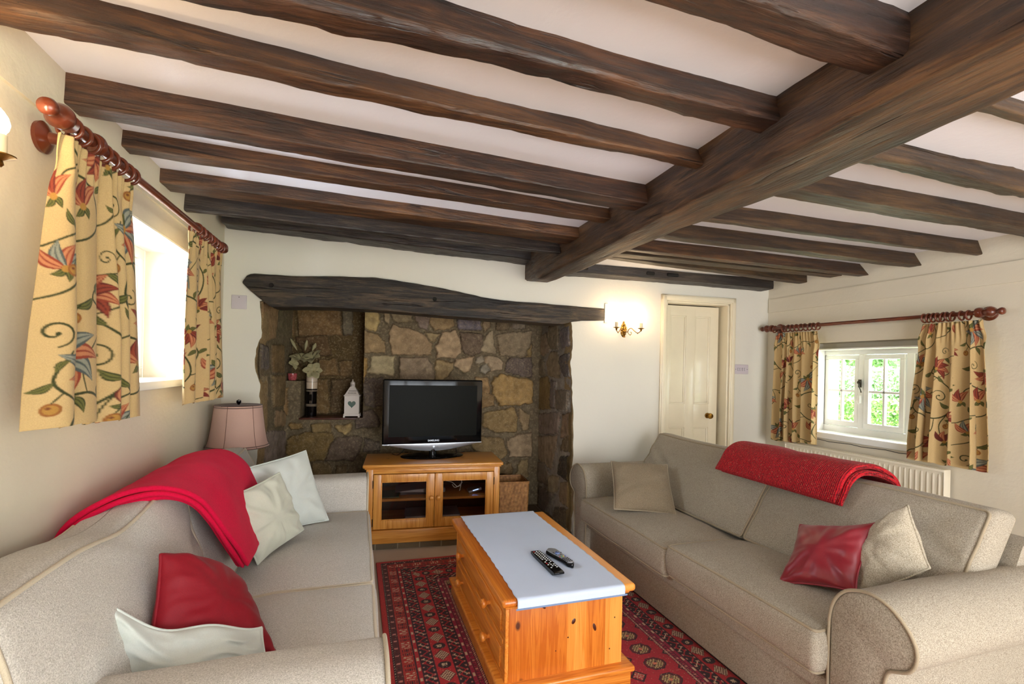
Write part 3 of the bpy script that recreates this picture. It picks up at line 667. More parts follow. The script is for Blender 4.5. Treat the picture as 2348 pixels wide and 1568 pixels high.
# patched plaster pocket at the lintel's right end
mb=MB();mb.box(1.925,1.955,-.012,.0,1.74,1.90,b=.005);mb.xf(WM);st(mb.build('trim_3',M['wall_back']))
# ------------------------------------------------------------------ windows
def window(name,loc,rz,lights,h,frame=.045,depth=.06,open_i=None,latch=True,sill=None):
    """local x along width, y outwards, z up"""
    w=sum(l for l in lights)+frame*(len(lights)+1)
    r=thing(name,None,None,loc,rz);r['kind']='structure'
    mb=MB();mb.box(0,w,0,depth,0,frame,b=.004);mb.box(0,w,0,depth,h-frame,h,b=.004)
    x=0
    for i in range(len(lights)+1):
        mb.box(x,x+frame,0,depth,frame-.002,h-frame+.002,b=.004);x+=frame+(lights[i] if i<len(lights) else 0)
    mb.build('frame',M['white'],r)
    x=frame
    for i,l in enumerate(lights):
        yo=-.014 if i==open_i else .008
        mb=MB();a=.034;z0,z1=frame+.002,h-frame-.002;x0,x1=x+.003,x+l-.003
        mb.box(x0,x1,yo,yo+.035,z0,z0+a+.008,b=.004);mb.box(x0,x1,yo,yo+.035,z1-a,z1,b=.004)
        mb.box(x0,x0+a,yo,yo+.035,z0+a,z1-a,b=.004);mb.box(x1-a,x1,yo,yo+.035,z0+a,z1-a,b=.004)
        ca=mb.build('casement',M['white'],r)
        mb=MB();mb.box((x0+x1)/2-.008,(x0+x1)/2+.008,yo+.004,yo+.03,z0+a,z1-a,b=.003);mb.box(x0+a,x1-a,yo+.004,yo+.03,(z0+z1)/2-.009,(z0+z1)/2+.009,b=.003)
        mb.build('glazing_bar',M['white'],ca)
        mb=MB();mb.box(x0+a-.003,x1-a+.003,yo+.015,yo+.018,z0+a-.003,z1-a+.003);mb.build('glass',M['glass'],ca,smooth=False)
        x+=l+frame
    return r
# far wall window: three lights, the third hidden by the curtain. local x runs towards the camera
w2=window('window_2',(XR+.15,2.995,.905),-PI/2,[.285,.285,.285],.66,open_i=1,frame=.05)
mb=MB();mb.box(-.06,1.1,-.185,.0,-.045,.003,b=.008);mb.build('window_sill',M['white'],w2)
mb=MB();mb.box(.05,.058,-.148,.0,-.018,.65,b=.002);mb.box(.05,1.13,-.148,.0,.645,.655,b=.002);mb.build('reveal_lining',M['white'],w2)
# window catch on the middle light
mb=MB();mb.box(.350,.372,-.024,-.014,.36,.42,b=.002);mb.lathe([(.001,-.012),(.012,-.012),(.013,0),(.01,.004)],o=(.364,-.026,.398),n=12,axis='y')
mb.tube([(.364,-.036,.398),(.375,-.045,.37),(.392,-.05,.335),(.396,-.052,.325)],[.005,.004,.004,.006],n=8);mb.build('window_catch',M['steel'],w2)
mb=MB();mb.box(.352,.374,-.036,-.014,.24,.30,b=.004);mb.lathe([(.001,0),(.004,0),(.004,-.003),(.001,-.003)],o=(.363,-.037,.27),n=8,axis='y');o=mb.build('window_lock',M['white'],w2)
# left window (seen edge-on past the curtain)
w1=window('window_1',(XL-.2,1.76,1.262),PI/2,[.47,.47],.643,frame=.055)
mb=MB();mb.box(-.07,1.16,-.235,.06,-.03,.004,b=.004);mb.build('window_sill',M['white'],w1)
mb=MB();mb.box(1.122,1.137,-.198,.0,0,.643,b=.002);mb.box(-.05,1.137,-.198,.0,.637,.646,b=.002);mb.build('reveal_lining',M['white'],w1)
# reflect orientation: local y outward for w1 is -X
w3=window('window_rear_added',(2.6,YB-.06,.1),PI,[.75,.75,.72],1.95,frame=.045)  # unseen rear window, added and sized to let fill light in
# dark tube painted in as the line of shadow under the far sill
mb=MB()
pts=[(XR-.0015,2.93-.083*i+.0,.842+.004*math.sin(i*2.1)-.0*i) for i in range(10)]
mb.tube(pts,.0022,n=5);mb.build('sill_shadow_line',M['cavity'],bpy.data.objects['wall_right'])
# ------------------------------------------------------------------ door
dr=thing('door_1',None,None,M=WM@Matrix.Translation((2.487,0,0)));dr['kind']='structure'
mb=MB()
for x0,x1,z0,z1 in((-.052,.0,0,2.005),(.615,.667,0,2.005)):
    mb.box(x0,x1,-.022,0,z0,z1,b=.006);mb.box(x0+.01,x1-.01,-.03,-.02,z0,z1-.012,b=.004)
mb.box(-.052,.667,-.022,0,1.952,2.005,b=.006);mb.box(-.04,.655,-.03,-.02,1.962,1.995,b=.004)
mb.build('architrave',M['cream'],dr)
mb=MB();mb.box(0,.016,0,.16,0,1.955,b=.002);mb.box(.599,.615,0,.16,0,1.955,b=.002);mb.box(0,.615,0,.16,1.939,1.955,b=.002)
mb.box(.016,.03,.09,.16,0,1.94,b=.002);mb.box(.58,.60,.135,.16,0,1.94,b=.002)
mb.build('door_lining',M['cream'],dr)
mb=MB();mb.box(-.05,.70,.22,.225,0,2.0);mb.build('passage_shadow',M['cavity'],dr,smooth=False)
L0,L1=.018,.578;yf=.095
mb=MB()
st_=[(L0,L0+.085),(.255,.345),(L1-.085,L1)]
for a,b in st_: mb.box(a,b,yf,yf+.035,.01,1.932,b=.003)
for a,b in((.01,.2),(.868,1.075),(1.845,1.932)): mb.box(L0,L1,yf+.0005,yf+.0345,a,b,b=.003)
for (xa_,xb_) in((L0+.08,.26),(.34,L1-.08)):
    for(z0,z1) in((.19,.875),(1.07,1.85)):
        mb.box(xa_,xb_,yf+.012,yf+.024,z0,z1)
        i=.012
        for(a,b,c,d) in((xa_,xb_,z0,z0+i+.006),(xa_,xb_,z1-i-.006,z1),(xa_,xa_+i+.006,z0,z1),(xb_-i-.006,xb_,z0,z1)): mb.box(a,b,yf+.005,yf+.014,c,d,b=.004)
leaf=mb.build('door_leaf',M['cream'],dr)
mb=MB();mb.lathe([(.001,0),(.024,0),(.024,-.006),(.010,-.010),(.009,-.026),(.02,-.034),(.026,-.045),(.022,-.056),(.001,-.06)],n=20,axis='y')
mb.xf(Matrix.Translation((.483,yf,.972)));k=mb.build('door_knob',M['brass'],leaf);k['label']='dark brass door knob'
mb=MB();mb.box(L1-.003,L1+.0008,yf+.006,yf+.03,.93,1.04);mb.build('latch_plate',M['steel'],leaf)
# ------------------------------------------------------------------ switches
def plate(name,label,cat,s,z,w,h,nsw=0):
    t=thing(name,label,cat,M=WM@Matrix.Translation((s,0,z)))
    mb=MB();mb.box(-w/2,w/2,-.009,0,-h/2,h/2,b=.003);mb.build('plate',M['plastic'],t)
    for i in range(nsw):
        mb=MB();x=(i-(nsw-1)/2)*.022;mb.box(x-.0055,x+.0055,-.014,-.008,-.012,.012,b=.002);mb.build('rocker',M['plastic'],t)
        mb=MB();mb.box(x-.0062,x+.0062,-.0098,-.0085,-.0128,.0128);mb.build('rocker_gap_shade',M['key'],t,smooth=False)  # dark plate painting the shade of the gap round each rocker
    for x in((-w/2+.013,w/2-.013) if nsw else(0,)):
        mb=MB();mb.lathe([(.001,-.001),(.003,-.001),(.003,.001)],o=(x,-.009,0 if nsw else h/2-.014),n=8,axis='y');mb.build('screw',M['steel'],t)
    return t
plate('light_switch','white four-gang light switch right of the cream door','switch',3.228,1.388,.142,.083,4)
plate('blanking_plate','square white blanking plate on the wall left of the lintel','wall plate',-.777,1.766,.095,.095,0)
t=thing('power_socket','black plug in a white floor-level socket beside the fireplace right jamb','socket',M=WM@Matrix.Translation((1.735,0,.0)))
mb=MB();mb.box(-.045,.06,-.02,-.014,.02,.16,b=.002);mb.build('socket_plate',M['white'],t)
mb=MB();mb.box(-.035,.03,-.06,-.02,.03,.13,b=.006);mb.build('plug',M['blackm'],t)
# ------------------------------------------------------------------ pine chest
t=thing('coffee_table','orange pine chest coffee table with four turned knobs on its left side','coffee table',(.85,2.29,0))
X=lambda a:a-.85
Y=lambda a:a-2.29
mb=MB();mb.rbox(0,0,.437,.592,1.062,.034,.015,k=4,n=4);mb.build('tabletop',M['op_top'],t)
mb=MB();mb.rbox(0,0,.414,.556,1.02,.014,.006,k=2,n=1);mb.build('top_moulding',M['op_y'],t)
mb=MB();mb.box(X(.597),X(1.107),Y(1.803),Y(2.778),.09,.41,b=.003);mb.build('carcass',M['op_end'],t)
# front-left side frame with drawers
mb=MB();x0=X(.583);x1=X(.60)
mb.box(x0,x1,Y(1.806),Y(1.835),.1,.41,b=.003);mb.box(x0,x1,Y(2.748),Y(2.778),.1,.41,b=.003)
mb.box(x0,x1,Y(1.835),Y(2.748),.388,.41,b=.003);mb.box(x0,x1,Y(1.835),Y(2.748),.1,.115,b=.003);mb.box(x0-.004,x1,Y(1.835),Y(2.748),.243,.262,b=.004);mb.build('drawer_frame',M['op_y'],t)
for z0,z1 in((.265,.386),(.118,.240)):
    mb=MB();mb.box(x0+.002,x1,Y(1.838),Y(2.745),z0,z1,b=.003);mb.box(x0-.006,x0+.006,Y(1.86),Y(2.723),z0+.018,z1-.018,b=.005)
    d=mb.build('drawer',M['op_y'],t)
    for yy in(2.02,2.56):
        mb=MB();mb.lathe([(.009,0),(.008,-.012),(.012,-.018),(.019,-.024),(.021,-.031),(.018,-.038),(.008,-.042),(.001,-.043)],n=20,axis='x');mb.xf(Matrix.Translation((x0-.005,Y(yy),(z0+z1)/2)));mb.build('knob',M['op_y'],d)
mb=MB()
mb.rbox(0,0,.092,.60,1.062,.026,.010,k=3,n=4);mb.box(X(.562),X(1.138),Y(1.775),Y(2.805),.012,.085,b=.004);mb.build('plinth',M['op_x'],t)
KN=plain('pine_knot',S(74,30,12),.4,var=.4,sc=200)
for(xx,z,a,b,rt) in((.878,.31,.009,.014,.5),(.975,.272,.008,.019,-.3),(.854,.247,.004,.004,0),(1.048,.17,.003,.004,0),(.744,.385,.010,.005,.6),(.80,.20,.003,.003,0),(1.07,.30,.003,.004,0)):
    mb=MB();mb.lathe([(.001,-.0008),(.8,-.0006),(1,.0006)],n=14,axis='y');M_=Matrix.Translation((X(xx),Y(1.803),z))@Matrix.Rotation(rt,4,'Y')@Matrix.Diagonal((a,1,b,1));mb.xf(M_)
    mb.build('wood_knot',KN,t)
# runner
def runner():
    mb=MB();P=[];nx,ny=60,150
    x0a,x1a=.612,1.083
    def row(s):  # s along length
        r=[]
        for i in range(nx+1):
            u=i/nx;edge=.004*abs(math.sin(s*46)) if s>0 else 0
            x=x0a+.004*math.sin(s*5)+(x1a-x0a)*u+(-edge if u<.5 else edge)*(1 if min(u,1-u)<.03 else 0)
            if s<0: a=-s;ang=min(a/.012,PI/2);y=1.759-.012*math.sin(ang);z=.457-.012*(1-math.cos(ang))-max(0,a-.012*PI/2)*.98;
            else: y=1.759+s;z=.4575+.0012*noise.noise(Vector((x*9,s*9,0)))
            x+= (.008*(u-.5)*2)*(s/1.06)*-1
            r.append((x,y,z))
        return r
    ss=[-.046+i*.0046 for i in range(10)]+[i*1.062/ny for i in range(ny+1)]
    rows=[row(s) for s in ss];mb.grid(rows)
    o=mb.build('table_runner',[M['runner'],M['runner_b']],ang=80)
    so=o.modifiers.new('thick','SOLIDIFY');so.thickness=.0022;so.offset=1
    return o
o=runner();tag(o,'pale blue cloth runner laid along the pine chest, hanging over its near end','table runner')
mb=MB();mb.box(.605,1.092,1.7425,1.7458,.418,.4245,b=.001);h_=mb.build('runner_hem',M['runner_b'],o);h_['label']='darker blue hem'
# remotes
def remote1():
    t=thing('remote_control','long black television remote with small white and red buttons on the runner','remote control',M=Matrix.Translation((.842,2.02,.461))@Matrix.Rotation(math.radians(2),4,'Z'))
    mb=MB();P=[(-.135,.004),(-.135,.017),(.115,.022),(.135,.020),(.135,.012),(.11,.0),(-.1,.0)]
    # profile along -y
    mb.prism([(-a,b) for a,b in P],lambda a,b,w:(w,a,b),-.024,.024);bd=mb.build('body',M['black'],t,ang=30)
    bv=bd.modifiers.new('b','BEVEL');bv.width=.003;bv.segments=2;bv.limit_method='ANGLE'
    kw=plain('white_rubber_key',S(226,226,224),.5,var=.02);kr=plain('red_rubber_key',S(190,30,40),.5,var=.02)
    for r in range(13):
        for c in range(3):
            y=.118-r*.0165;x=(c-1)*.0135
            m_=kr if (r,c) in((0,0),(9,0)) else kw
            if (r*3+c)%4==1 and r>6:continue
            zz=.0175+.005*(.135-y)/.25
            mb=MB();mb.rbox(x,y,zz,.0075,.005,.003,.0012,k=1,n=1);mb.build('button',m_,t)
    return t
remote1()
def remote2():
    t=thing('remote_control','curvy silver and black remote lying beside the long black one on the runner','remote control',M=Matrix.Translation((.925,2.055,.461))@Matrix.Rotation(math.radians(10),4,'Z'))
    def wd(y): 
        u=(y+.1)/.2;return .0245+.006*math.cos((u-.85)*5.2)*.9-(.02*max(0,abs(u-.5)-.42)/.08)
    rows=[]
    for i in range(31):
        y=-.1+.2*i/30;w=max(.006,wd(y));ring=[]
        for k in range(20):
            a=2*PI*k/20;ring.append((w*math.copysign(abs(math.cos(a))**.6,math.cos(a)),y,.011+.011*math.copysign(abs(math.sin(a))**.7,math.sin(a))))
        rows.append(ring+[ring[0]])
    mb=MB();mb.grid(rows);mb.f.append(tuple(range(21)));mb.m.append(0);mb.f.append(tuple(range(630,651)));mb.m.append(0);mb.build('body',M['black'],t,ang=180)
    rows=[]
    for i in range(29):
        y=-.094+.188*i/28;w=max(.004,wd(y)-.005);rows.append([(w*(j/6*2-1),y,.0225+.0012*(1-(j/6*2-1)**2)) for j in range(7)])
    mb=MB();mb.grid(rows);p=mb.build('face_plate',M['silver'],t);so=p.modifiers.new('s','SOLIDIFY');so.thickness=.002
    kb=plain('dark_remote_key',S(30,32,40),.5);kc=[plain(n,c,.5) for n,c in(('red_key',S(200,30,50)),('green_key',S(40,170,90)),('yellow_key',S(220,190,60)),('blue_key',S(70,90,200)))]
    for r in range(4):
        for c in range(3):
            mb=MB();mb.rbox((c-1)*.012,-.075+r*.012,.0243,.007,.005,.0024,.001,k=1,n=1);mb.build('button',kb,t)
    for i in range(4):
        mb=MB();mb.rbox((i-1.5)*.010,-.018,.0245,.006,.004,.0024,.001,k=1,n=1);mb.build('colour_button',kc[i],t)
    mb=MB();mb.lathe([(.001,.004),(.011,.004),(.0125,0)],o=(0,.025,.0235),n=18);mb.build('selector_pad',plain('blue_grey_key',S(96,116,170),.4),t)
    for i in range(5):
        a=2*PI*i/5;mb=MB();mb.rbox(.019*math.cos(a),.025+.021*math.sin(a),.0243,.006,.005,.0024,.001,k=1,n=1);mb.build('button',kb,t)
remote2()
# ------------------------------------------------------------------ tv cabinet
CW,CD,z0,z1=1.0,.45,.05,.628
t=thing('tv_cabinet','honey pine television cabinet with two glazed doors standing on the hearth','cabinet',M=WM@Matrix.Translation((.082,-.02,0)))
mb=MB();mb.rbox(CW/2,CD/2-.004,z1-.012,CW+.04,CD+.03,.024,.008,k=3,n=2);mb.build('top_board',M['pine_x'],t)
mb=MB();mb.box(-.006,CW+.006,-.006,CD,z1-.036,z1-.024,b=.004);mb.build('top_moulding',M['pine_x'],t)
mb=MB()
mb.box(.005,.055,0,.02,z0+.1,z1-.036,b=.003);mb.box(CW-.05,CW-.005,0,.02,z0+.1,z1-.036,b=.003)
mb.build('front_stile',M['pine_z'],t)
mb=MB();mb.box(.05,CW-.05,0,.02,z1-.07,z1-.036,b=.003);mb.build('front_rail',M['pine_x'],t)
mb=MB();mb.box(.005,.022,.018,CD,z0,z1-.03);mb.box(CW-.022,CW-.005,.018,CD,z0,z1-.03);mb.build('side_panel',M['pine_z'],t,smooth=False)
mb=MB();mb.box(.02,CW-.02,CD-.012,CD-.002,z0,z1-.03);mb.build('back_panel',plain('dark_back_board',S(60,34,18),.6),t,smooth=False)
mb=MB();mb.box(.02,CW-.02,.02,CD-.01,z0+.10,z0+.115);mb.build('bottom_board',M['pine_x'],t,smooth=False)
mb=MB();zs=.345;mb.box(.02,CW-.02,.035,CD-.012,zs,zs+.018,b=.002);mb.build('inner_shelf',M['pine_x'],t)
mb=MB();mb.box(-.006,CW+.006,-.014,CD,z0,z0+.098,b=.006);mb.build('plinth',M['pine_x'],t)
dz0,dz1=z0+.104,z1-.074
for k,(a,b) in enumerate(((.058,.4985),(.5015,CW-.053))):
    mb=MB();w=.055;mb.box(a,a+w,-.004,.016,dz0,dz1,b=.003);mb.box(b-w,b,-.004,.016,dz0,dz1,b=.003)
    mb.box(a+w-.002,b-w+.002,-.0035,.0155,dz0,dz0+w+.008,b=.003);mb.box(a+w-.002,b-w+.002,-.0035,.0155,dz1-w,dz1,b=.003)
    # inner bead
    for(p,q_,r_,s_) in((a+w,b-w,dz0+w+.008,dz0+w+.014),(a+w,b-w,dz1-w-.006,dz1-w),(a+w,a+w+.006,dz0+w,dz1-w),(b-w-.006,b-w,dz0+w,dz1-w)):mb.box(p,q_,.0,.012,r_,s_,b=.002)
    d=mb.build('door',M['pine_z'],t)
    mb=MB();mb.box(a+w,b-w,.006,.009,dz0+w,dz1-w);mb.build('glass_pane',M['cglass'],d,smooth=False)
    kx=b-.022 if k==0 else a+.026
    mb=MB();mb.lathe([(.008,0),(.008,-.008),(.012,-.012),(.0165,-.018),(.0175,-.025),(.015,-.032),(.006,-.036),(.001,-.0365)],n=20,axis='y');mb.xf(Matrix.Translation((kx,-.004,.375)));mb.build('knob',M['pine_x'],d)
    for zz in(dz0+.05,dz1-.07):
        hx=a-.004 if k==0 else b+.004
        mb=MB();mb.lathe([(.003,-.028),(.003,.028)],o=(hx,-.005,zz),n=8);mb.build('hinge',M['steel'],d)
TC=t
# things inside the cabinet
def inside(name,label,cat,s,n,z): return thing(name,label,cat,M=WM@Matrix.Translation((.082+s,-.02+n,z)))
t=inside('dvd_player','silver disc player on the cabinet floor behind the glass doors','disc player',.50,.22,z0+.1155)
mb=MB();mb.box(-.21,.21,-.12,.12,.004,.042,b=.003);mb.build('body',M['silver'],t)
mb=MB();mb.box(-.205,.205,-.123,-.118,.008,.038,b=.002);mb.build('front_panel',plain('champagne_plastic',S(214,196,176),.4),t)
mb=MB();mb.box(-.18,-.07,-.1245,-.1225,.022,.028);mb.build('disc_tray',M['silver'],t);mb=MB();mb.rbox(-.03,-.124,.026,.012,.003,.006,.001,k=1,n=1);mb.build('standby_light',M['ledr'],t)
t=inside('satellite_box','slim silver receiver with a domed front on the cabinet shelf','receiver',.37,.22,zs+.0185)
P=[(-.16,.026),(-.08,.036),(0,.044),(.1,.05),(.22,.05),(.22,.016),(.1,.016),(0,.02),(-.08,.023)]
mb=MB();mb.prism(P,lambda a,b,w:(a,w,b),-.10,.12);o=mb.build('body',M['silver'],t);bv=o.modifiers.new('b','BEVEL');bv.width=.003
mb=MB();mb.box(-.12,.2,-.08,.1,0,.02);mb.build('foot',M['blackm'],t)
t=inside('router','small silver router with a glowing blue light, tilted on the right of the cabinet shelf','router',.83,.16,zs+.0185)
mb=MB();mb.rbox(0,0,.022,.11,.10,.022,.008,k=3,n=2);mb.xf(Matrix.Rotation(-.25,4,'Y'));b_=mb.build('body',M['silver'],t);mb=MB();mb.rbox(.005,-.049,.026,.045,.004,.004,.0015,k=1,n=1);mb.xf(Matrix.Rotation(-.25,4,'Y'));mb.build('status_light',M['led'],t)
mb=MB();mb.tube([(-.045,-.03,0.0),(-.045,-.03,.012)],.006,n=8);mb.tube([(.04,.03,0.0),(.04,.03,.03)],.006,n=8);mb.build('rubber_foot',M['blackm'],t)
t=inside('white_cable','white cable looping down behind the right glass door','cable',.72,.18,zs+.0185)
mb=MB();mb.tube(catmull([(0,0,.135),(.004,0,.09),(.0,0,.055),(-.03,0,.042),(-.07,0,.075),(-.13,.01,.09)],6),.003,n=6);mb.tube(catmull([(.01,0,.075),(-.02,0,.045),(-.05,0,.035),(-.07,0,.06)],6),.003,n=6);mb.tube([(0,.02,.01),(-.01,.01,.004),(0,0,.05)],.003,n=6);mb.build('cable',M['white'],t)
t=inside('booklet','thin dark green booklet lying at the left end of the cabinet shelf','booklet',.16,.17,zs+.0185)
mb=MB();mb.box(-.08,.08,-.1,.1,0,.008,b=.001);o=mb.build('cover',plain('green_card',S(24,60,36),.6),t)
# ------------------------------------------------------------------ television
t=thing('television','flat black television with a silver chin on an oval stand on the pine cabinet','television',(.60,3.86,z1),math.radians(2))
w=.80;zb,zt=.108,.620
mb=MB();mb.rbox(0,.0,(zb+zt)/2,w,.035,zt-zb,.012,k=3,n=3);mb.rbox(0,.04,(zb+zt)/2+.01,w-.16,.06,zt-zb-.12,.02,k=3,n=2);mb.build('casing',M['black'],t)
mb=MB();mb.box(-w/2+.047,w/2-.047,-.0205,-.016,.168,.574);mb.build('screen',M['screen'],t,smooth=False)
# silver chin
rows=[]
for i in range(41):
    u=i/40*2-1;x=u*w/2*.995;d=.055*math.cos(u*PI/2)**1.3+.004
    rows.append([(x,-.0195,zb+.004),(x,-.021,zb-.002),(x,-.016,zb-d*.6),(x,-.006,zb-d),(x,.01,zb-d),(x,.014,zb)])
mb=MB();mb.grid(rows);mb.build('chin',M['silver'],t,ang=60)
mb=MB();mb.lathe([(.0085,-.0008),(.0085,.001)],o=(.003,-.0195,zb-.022),n=16,axis='y');mb.build('power_button',M['silver'],t)
cu=bpy.data.curves.new('logo','FONT');cu.body='SAMSUNG';cu.size=.020;cu.align_x='CENTER';cu.extrude=.0004;cu.offset=.0002
tmp=bpy.data.objects.new('logo_tmp',cu);COL.objects.link(tmp);dg=bpy.context.evaluated_depsgraph_get();me=bpy.data.meshes.new_from_object(tmp.evaluated_get(dg));bpy.data.objects.remove(tmp)
lg=bpy.data.objects.new('lettering',me);COL.objects.link(lg);me.materials.clear();me.materials.append(M['silver']);me.transform(Matrix.Translation((0,-.0185,.127))@Matrix.Rotation(PI/2,4,'X'));lg.parent=t
mb=MB();mb.lathe([(.026,.0),(.024,.02),(.030,.05),(.03,.09)],o=(0,.015,.012),n=20);mb.xf(Matrix.Diagonal((1.2,.8,1,1)));mb.build('neck',M['black'],t)
mb=MB();mb.lathe([(.0,.0),(.25,.0),(.254,.006),(.245,.012),(.12,.016),(.0,.017)],n=48);mb.xf(Matrix.Translation((0,.02,0))@Matrix.Diagonal((1,.52,1,1)));mb.build('stand',M['black'],t)
mb=MB();mb.tube(catmull([(.2,.06,.1),(.21,.09,.05),(.23,.12,.004),(.3,.16,.003)],5),.003,n=6);mb.build('cable',M['blackm'],t);mb=MB();mb.tube(catmull([(-.2,.05,.1),(-.22,.08,.05),(-.26,.12,.004),(-.3,.18,.003)],5),.003,n=6);mb.build('cable',M['blackm'],t)
# ------------------------------------------------------------------ basket
t=thing('wicker_basket','open rectangular wicker basket on the hearth right of the pine cabinet','basket',M=WM@Matrix.Translation((1.255,.36,.05)))
bw,bd,bh=.25,.26,.355
mb=MB();nrow=34;per=[]
def rect(u,w_,d_):
    per_=2*(w_+d_);s=u*per_
    if s<w_:return(-w_/2+s,-d_/2)
    s-=w_
    if s<d_:return(w_/2,-d_/2+s)
    s-=d_
    if s<w_:return(w_/2-s,d_/2)
    s-=w_;return(-w_/2,d_/2-s)
NU=140;rows=[]
for r_ in range(nrow*2+1):
    z=.01+(bh-.02)*r_/(nrow*2);f_=1-.06*(1-z/bh);row=[]
    for i in range(NU+1):
        x,y=rect((i%NU)/NU,bw*f_,bd*f_);o_=.0028*math.sin(PI*r_)*0+.003*(1 if (i//2+r_//1)%2 else -1)*(1 if r_%2 else .3)
        l=math.hypot(x,y);row.append((x+x/l*o_,y+y/l*o_,z))
    rows.append(row)
mb.grid(rows);o=mb.build('woven_sides',M['wicker'],t,ang=180);so=o.modifiers.new('s','SOLIDIFY');so.thickness=.006;so.offset=-1
mb=MB();pts=[rect(i/60,bw+.004,bd+.004) for i in range(60)]
for dz in(0,.008):mb.tube([(p[0],p[1],bh-.008+dz) for p in pts],.006,n=8,closed=True)
mb.build('rim',M['wicker'],t);mb=MB();mb.box(-bw/2*.94,bw/2*.94,-bd/2*.94,bd/2*.94,0,.012);mb.build('base',M['wicker'],t)
# ------------------------------------------------------------------ alcove objects
t=thing('vase','tall black and cream striped ceramic vase in the stone alcove','vase',M=WM@Matrix.Translation((-.452,.93,.887)))
mb=MB();mb.lathe([(.043,0),(.045,.01),(.045,.24),(.046,.245)],n=32);mb.build('body',M['ceramic'],t)
mb=MB();mb.lathe([(.046,.245),(.0475,.28),(.0475,.36),(.0445,.372),(.040,.372),(.038,.30)],n=32);o=mb.build('upper_body',M['ceramic_w'],t);o['label']='cream upper band'
for zz,m_ in((.305,'ceramic'),(.232,'ceramic_w'),(.224,'ceramic_w'),(.10,'ceramic_w'),(.092,'ceramic_w'),(.108,'ceramic_w')):
    mb=MB();mb.lathe([(.0455,zz-.0022 if m_=='ceramic_w' else zz-.005),(.0482,zz),(.0455,zz+.002 if m_=='ceramic_w' else zz+.005)],n=32);mb.build('stripe',M[m_],t)
mb=MB()
for zz in(.12,.128,.136,.20,.208,.216):
    for a in(-.12,.12,):
        an=-PI/2+a;mb.ico((.0455*math.cos(an),.0455*math.sin(an),zz),.003,1)
mb.build('painted_dots',M['ceramic_w'],t)
def petal_mesh(mb,o,dir_,up,L,w,curl,n=8):
    o=Vector(o);d=Vector(dir_).normalized();u=Vector(up);u=(u-d*u.dot(d)).normalized();s=d.cross(u)
    rows=[]
    for i in range(n+1):
        v=i/n;ww=w*math.sin(PI*min(1,v*.93+.05))**.8;c=o+d*(L*v*math.cos(curl*v))+u*(L*.5*math.sin(curl*v)*v)
        rows.append([tuple(c+s*ww*(j/4*2-1)+u*(.25*ww*((j/4*2-1)**2))) for j in range(5)])
    mb.grid(rows)
def lily(loc,tilt,az,size,label,npet=6,open_=1.0):
    t=thing('artificial_lily',label,'artificial flower',M=WM@Matrix.Translation(loc),group=None)
    R=Matrix.Rotation(az,3,'Z')@Matrix.Rotation(tilt,3,'X')
    for k in range(npet):
        mb=MB();a=2*PI*k/npet;d=R@Vector((math.cos(a)*open_,math.sin(a)*open_,.75));u=R@Vector((-math.cos(a)*.6,-math.sin(a)*.6,1))
        petal_mesh(mb,(0,0,0),d,u,size*(1 if k%2 else .88),size*.30,-.7);o=mb.build('petal',M['lily'],t,ang=180);so=o.modifiers.new('s','SOLIDIFY');so.thickness=.0012
    mb=MB();v=Vector(loc);b=Vector((-.452,.93,1.21));mb.tube([tuple(Vector((0,0,0))),tuple((b-v)*.5+Vector((0,.0,.02))),tuple(b-v)],.0028,n=6);mb.build('stem',M['stem'],t);return t
lily((-.555,.90,1.39),.5,.3,.11,'faded artificial lily bloom, left of the three blooms in the vase')
lily((-.44,.88,1.40),.75,-.5,.12,'faded artificial lily bloom, upper right of the three blooms in the vase')
lily((-.43,.85,1.285),1.1,0.1,.11,'faded artificial lily bloom drooping over the rim of the vase')
lily((-.60,.86,1.35),1.2,.9,.075,'small drooping artificial lily leaf cluster at the far left of the vase',4)
def bud(base,tip,label,w=.014):
    t=thing('artificial_lily_bud',label,'artificial flower',M=WM@Matrix.Translation(base))
    d=Vector(tip)-Vector(base);L=d.length;rot=d.to_track_quat('Z','Y').to_matrix().to_4x4()
    mb=MB();mb.lathe([(.003,0),(w*.6,L*.25),(w,L*.55),(w*.6,L*.85),(.001,L)],n=12);mb.xf(rot);mb.build('bud',M['lily'],t)
    mb=MB();b=Vector((-.452,.93,1.21))-Vector(base);mb.tube([(0,0,0),tuple(b*.5+Vector((0,0,.015))),tuple(b)],.0028,n=6);mb.build('stem',M['stem'],t)
bud((-.575,.90,1.47),(-.635,.91,1.575),'closed artificial lily bud leaning furthest left above the vase')
bud((-.515,.93,1.47),(-.50,.93,1.565),'upright closed artificial lily bud above the vase')
bud((-.455,.93,1.47),(-.425,.93,1.54),'trumpet shaped artificial bud at the upper right of the vase',.018)
t=thing('lantern','white metal candle lantern with a heart cut-out in the stone alcove','lantern',M=WM@Matrix.Translation((-.098,.865,.887)))
hw=.062
mb=MB();mb.box(-hw-.006,hw+.006,-hw-.006,hw+.006,.012,.032,b=.002)
for sx in(-1,1):
    for sy in(-1,1):mb.box(sx*hw-.008,sx*hw+.008,sy*hw-.008,sy*hw+.008,0,.014,b=.002)
mb.build('base',M['lant'],t)
def heart(n=40,s=.0021):
    return [(s*16*math.sin(2*PI*i/n)**3,s*(13*math.cos(2*PI*i/n)-5*math.cos(4*PI*i/n)-2*math.cos(6*PI*i/n)-math.cos(8*PI*i/n))) for i in range(n)]
hp=heart();hc=.118
bm=bmesh.new();ov=[bm.verts.new((x,-hw,z)) for x,z in((-hw,.032),(hw,.032),(hw,.188),(-hw,.188))];hv=[bm.verts.new((a,-hw,hc+b*1.05)) for a,b in hp]
ed=[bm.edges.new((ov[i],ov[(i+1)%4])) for i in range(4)]+[bm.edges.new((hv[i],hv[(i+1)%40])) for i in range(40)]
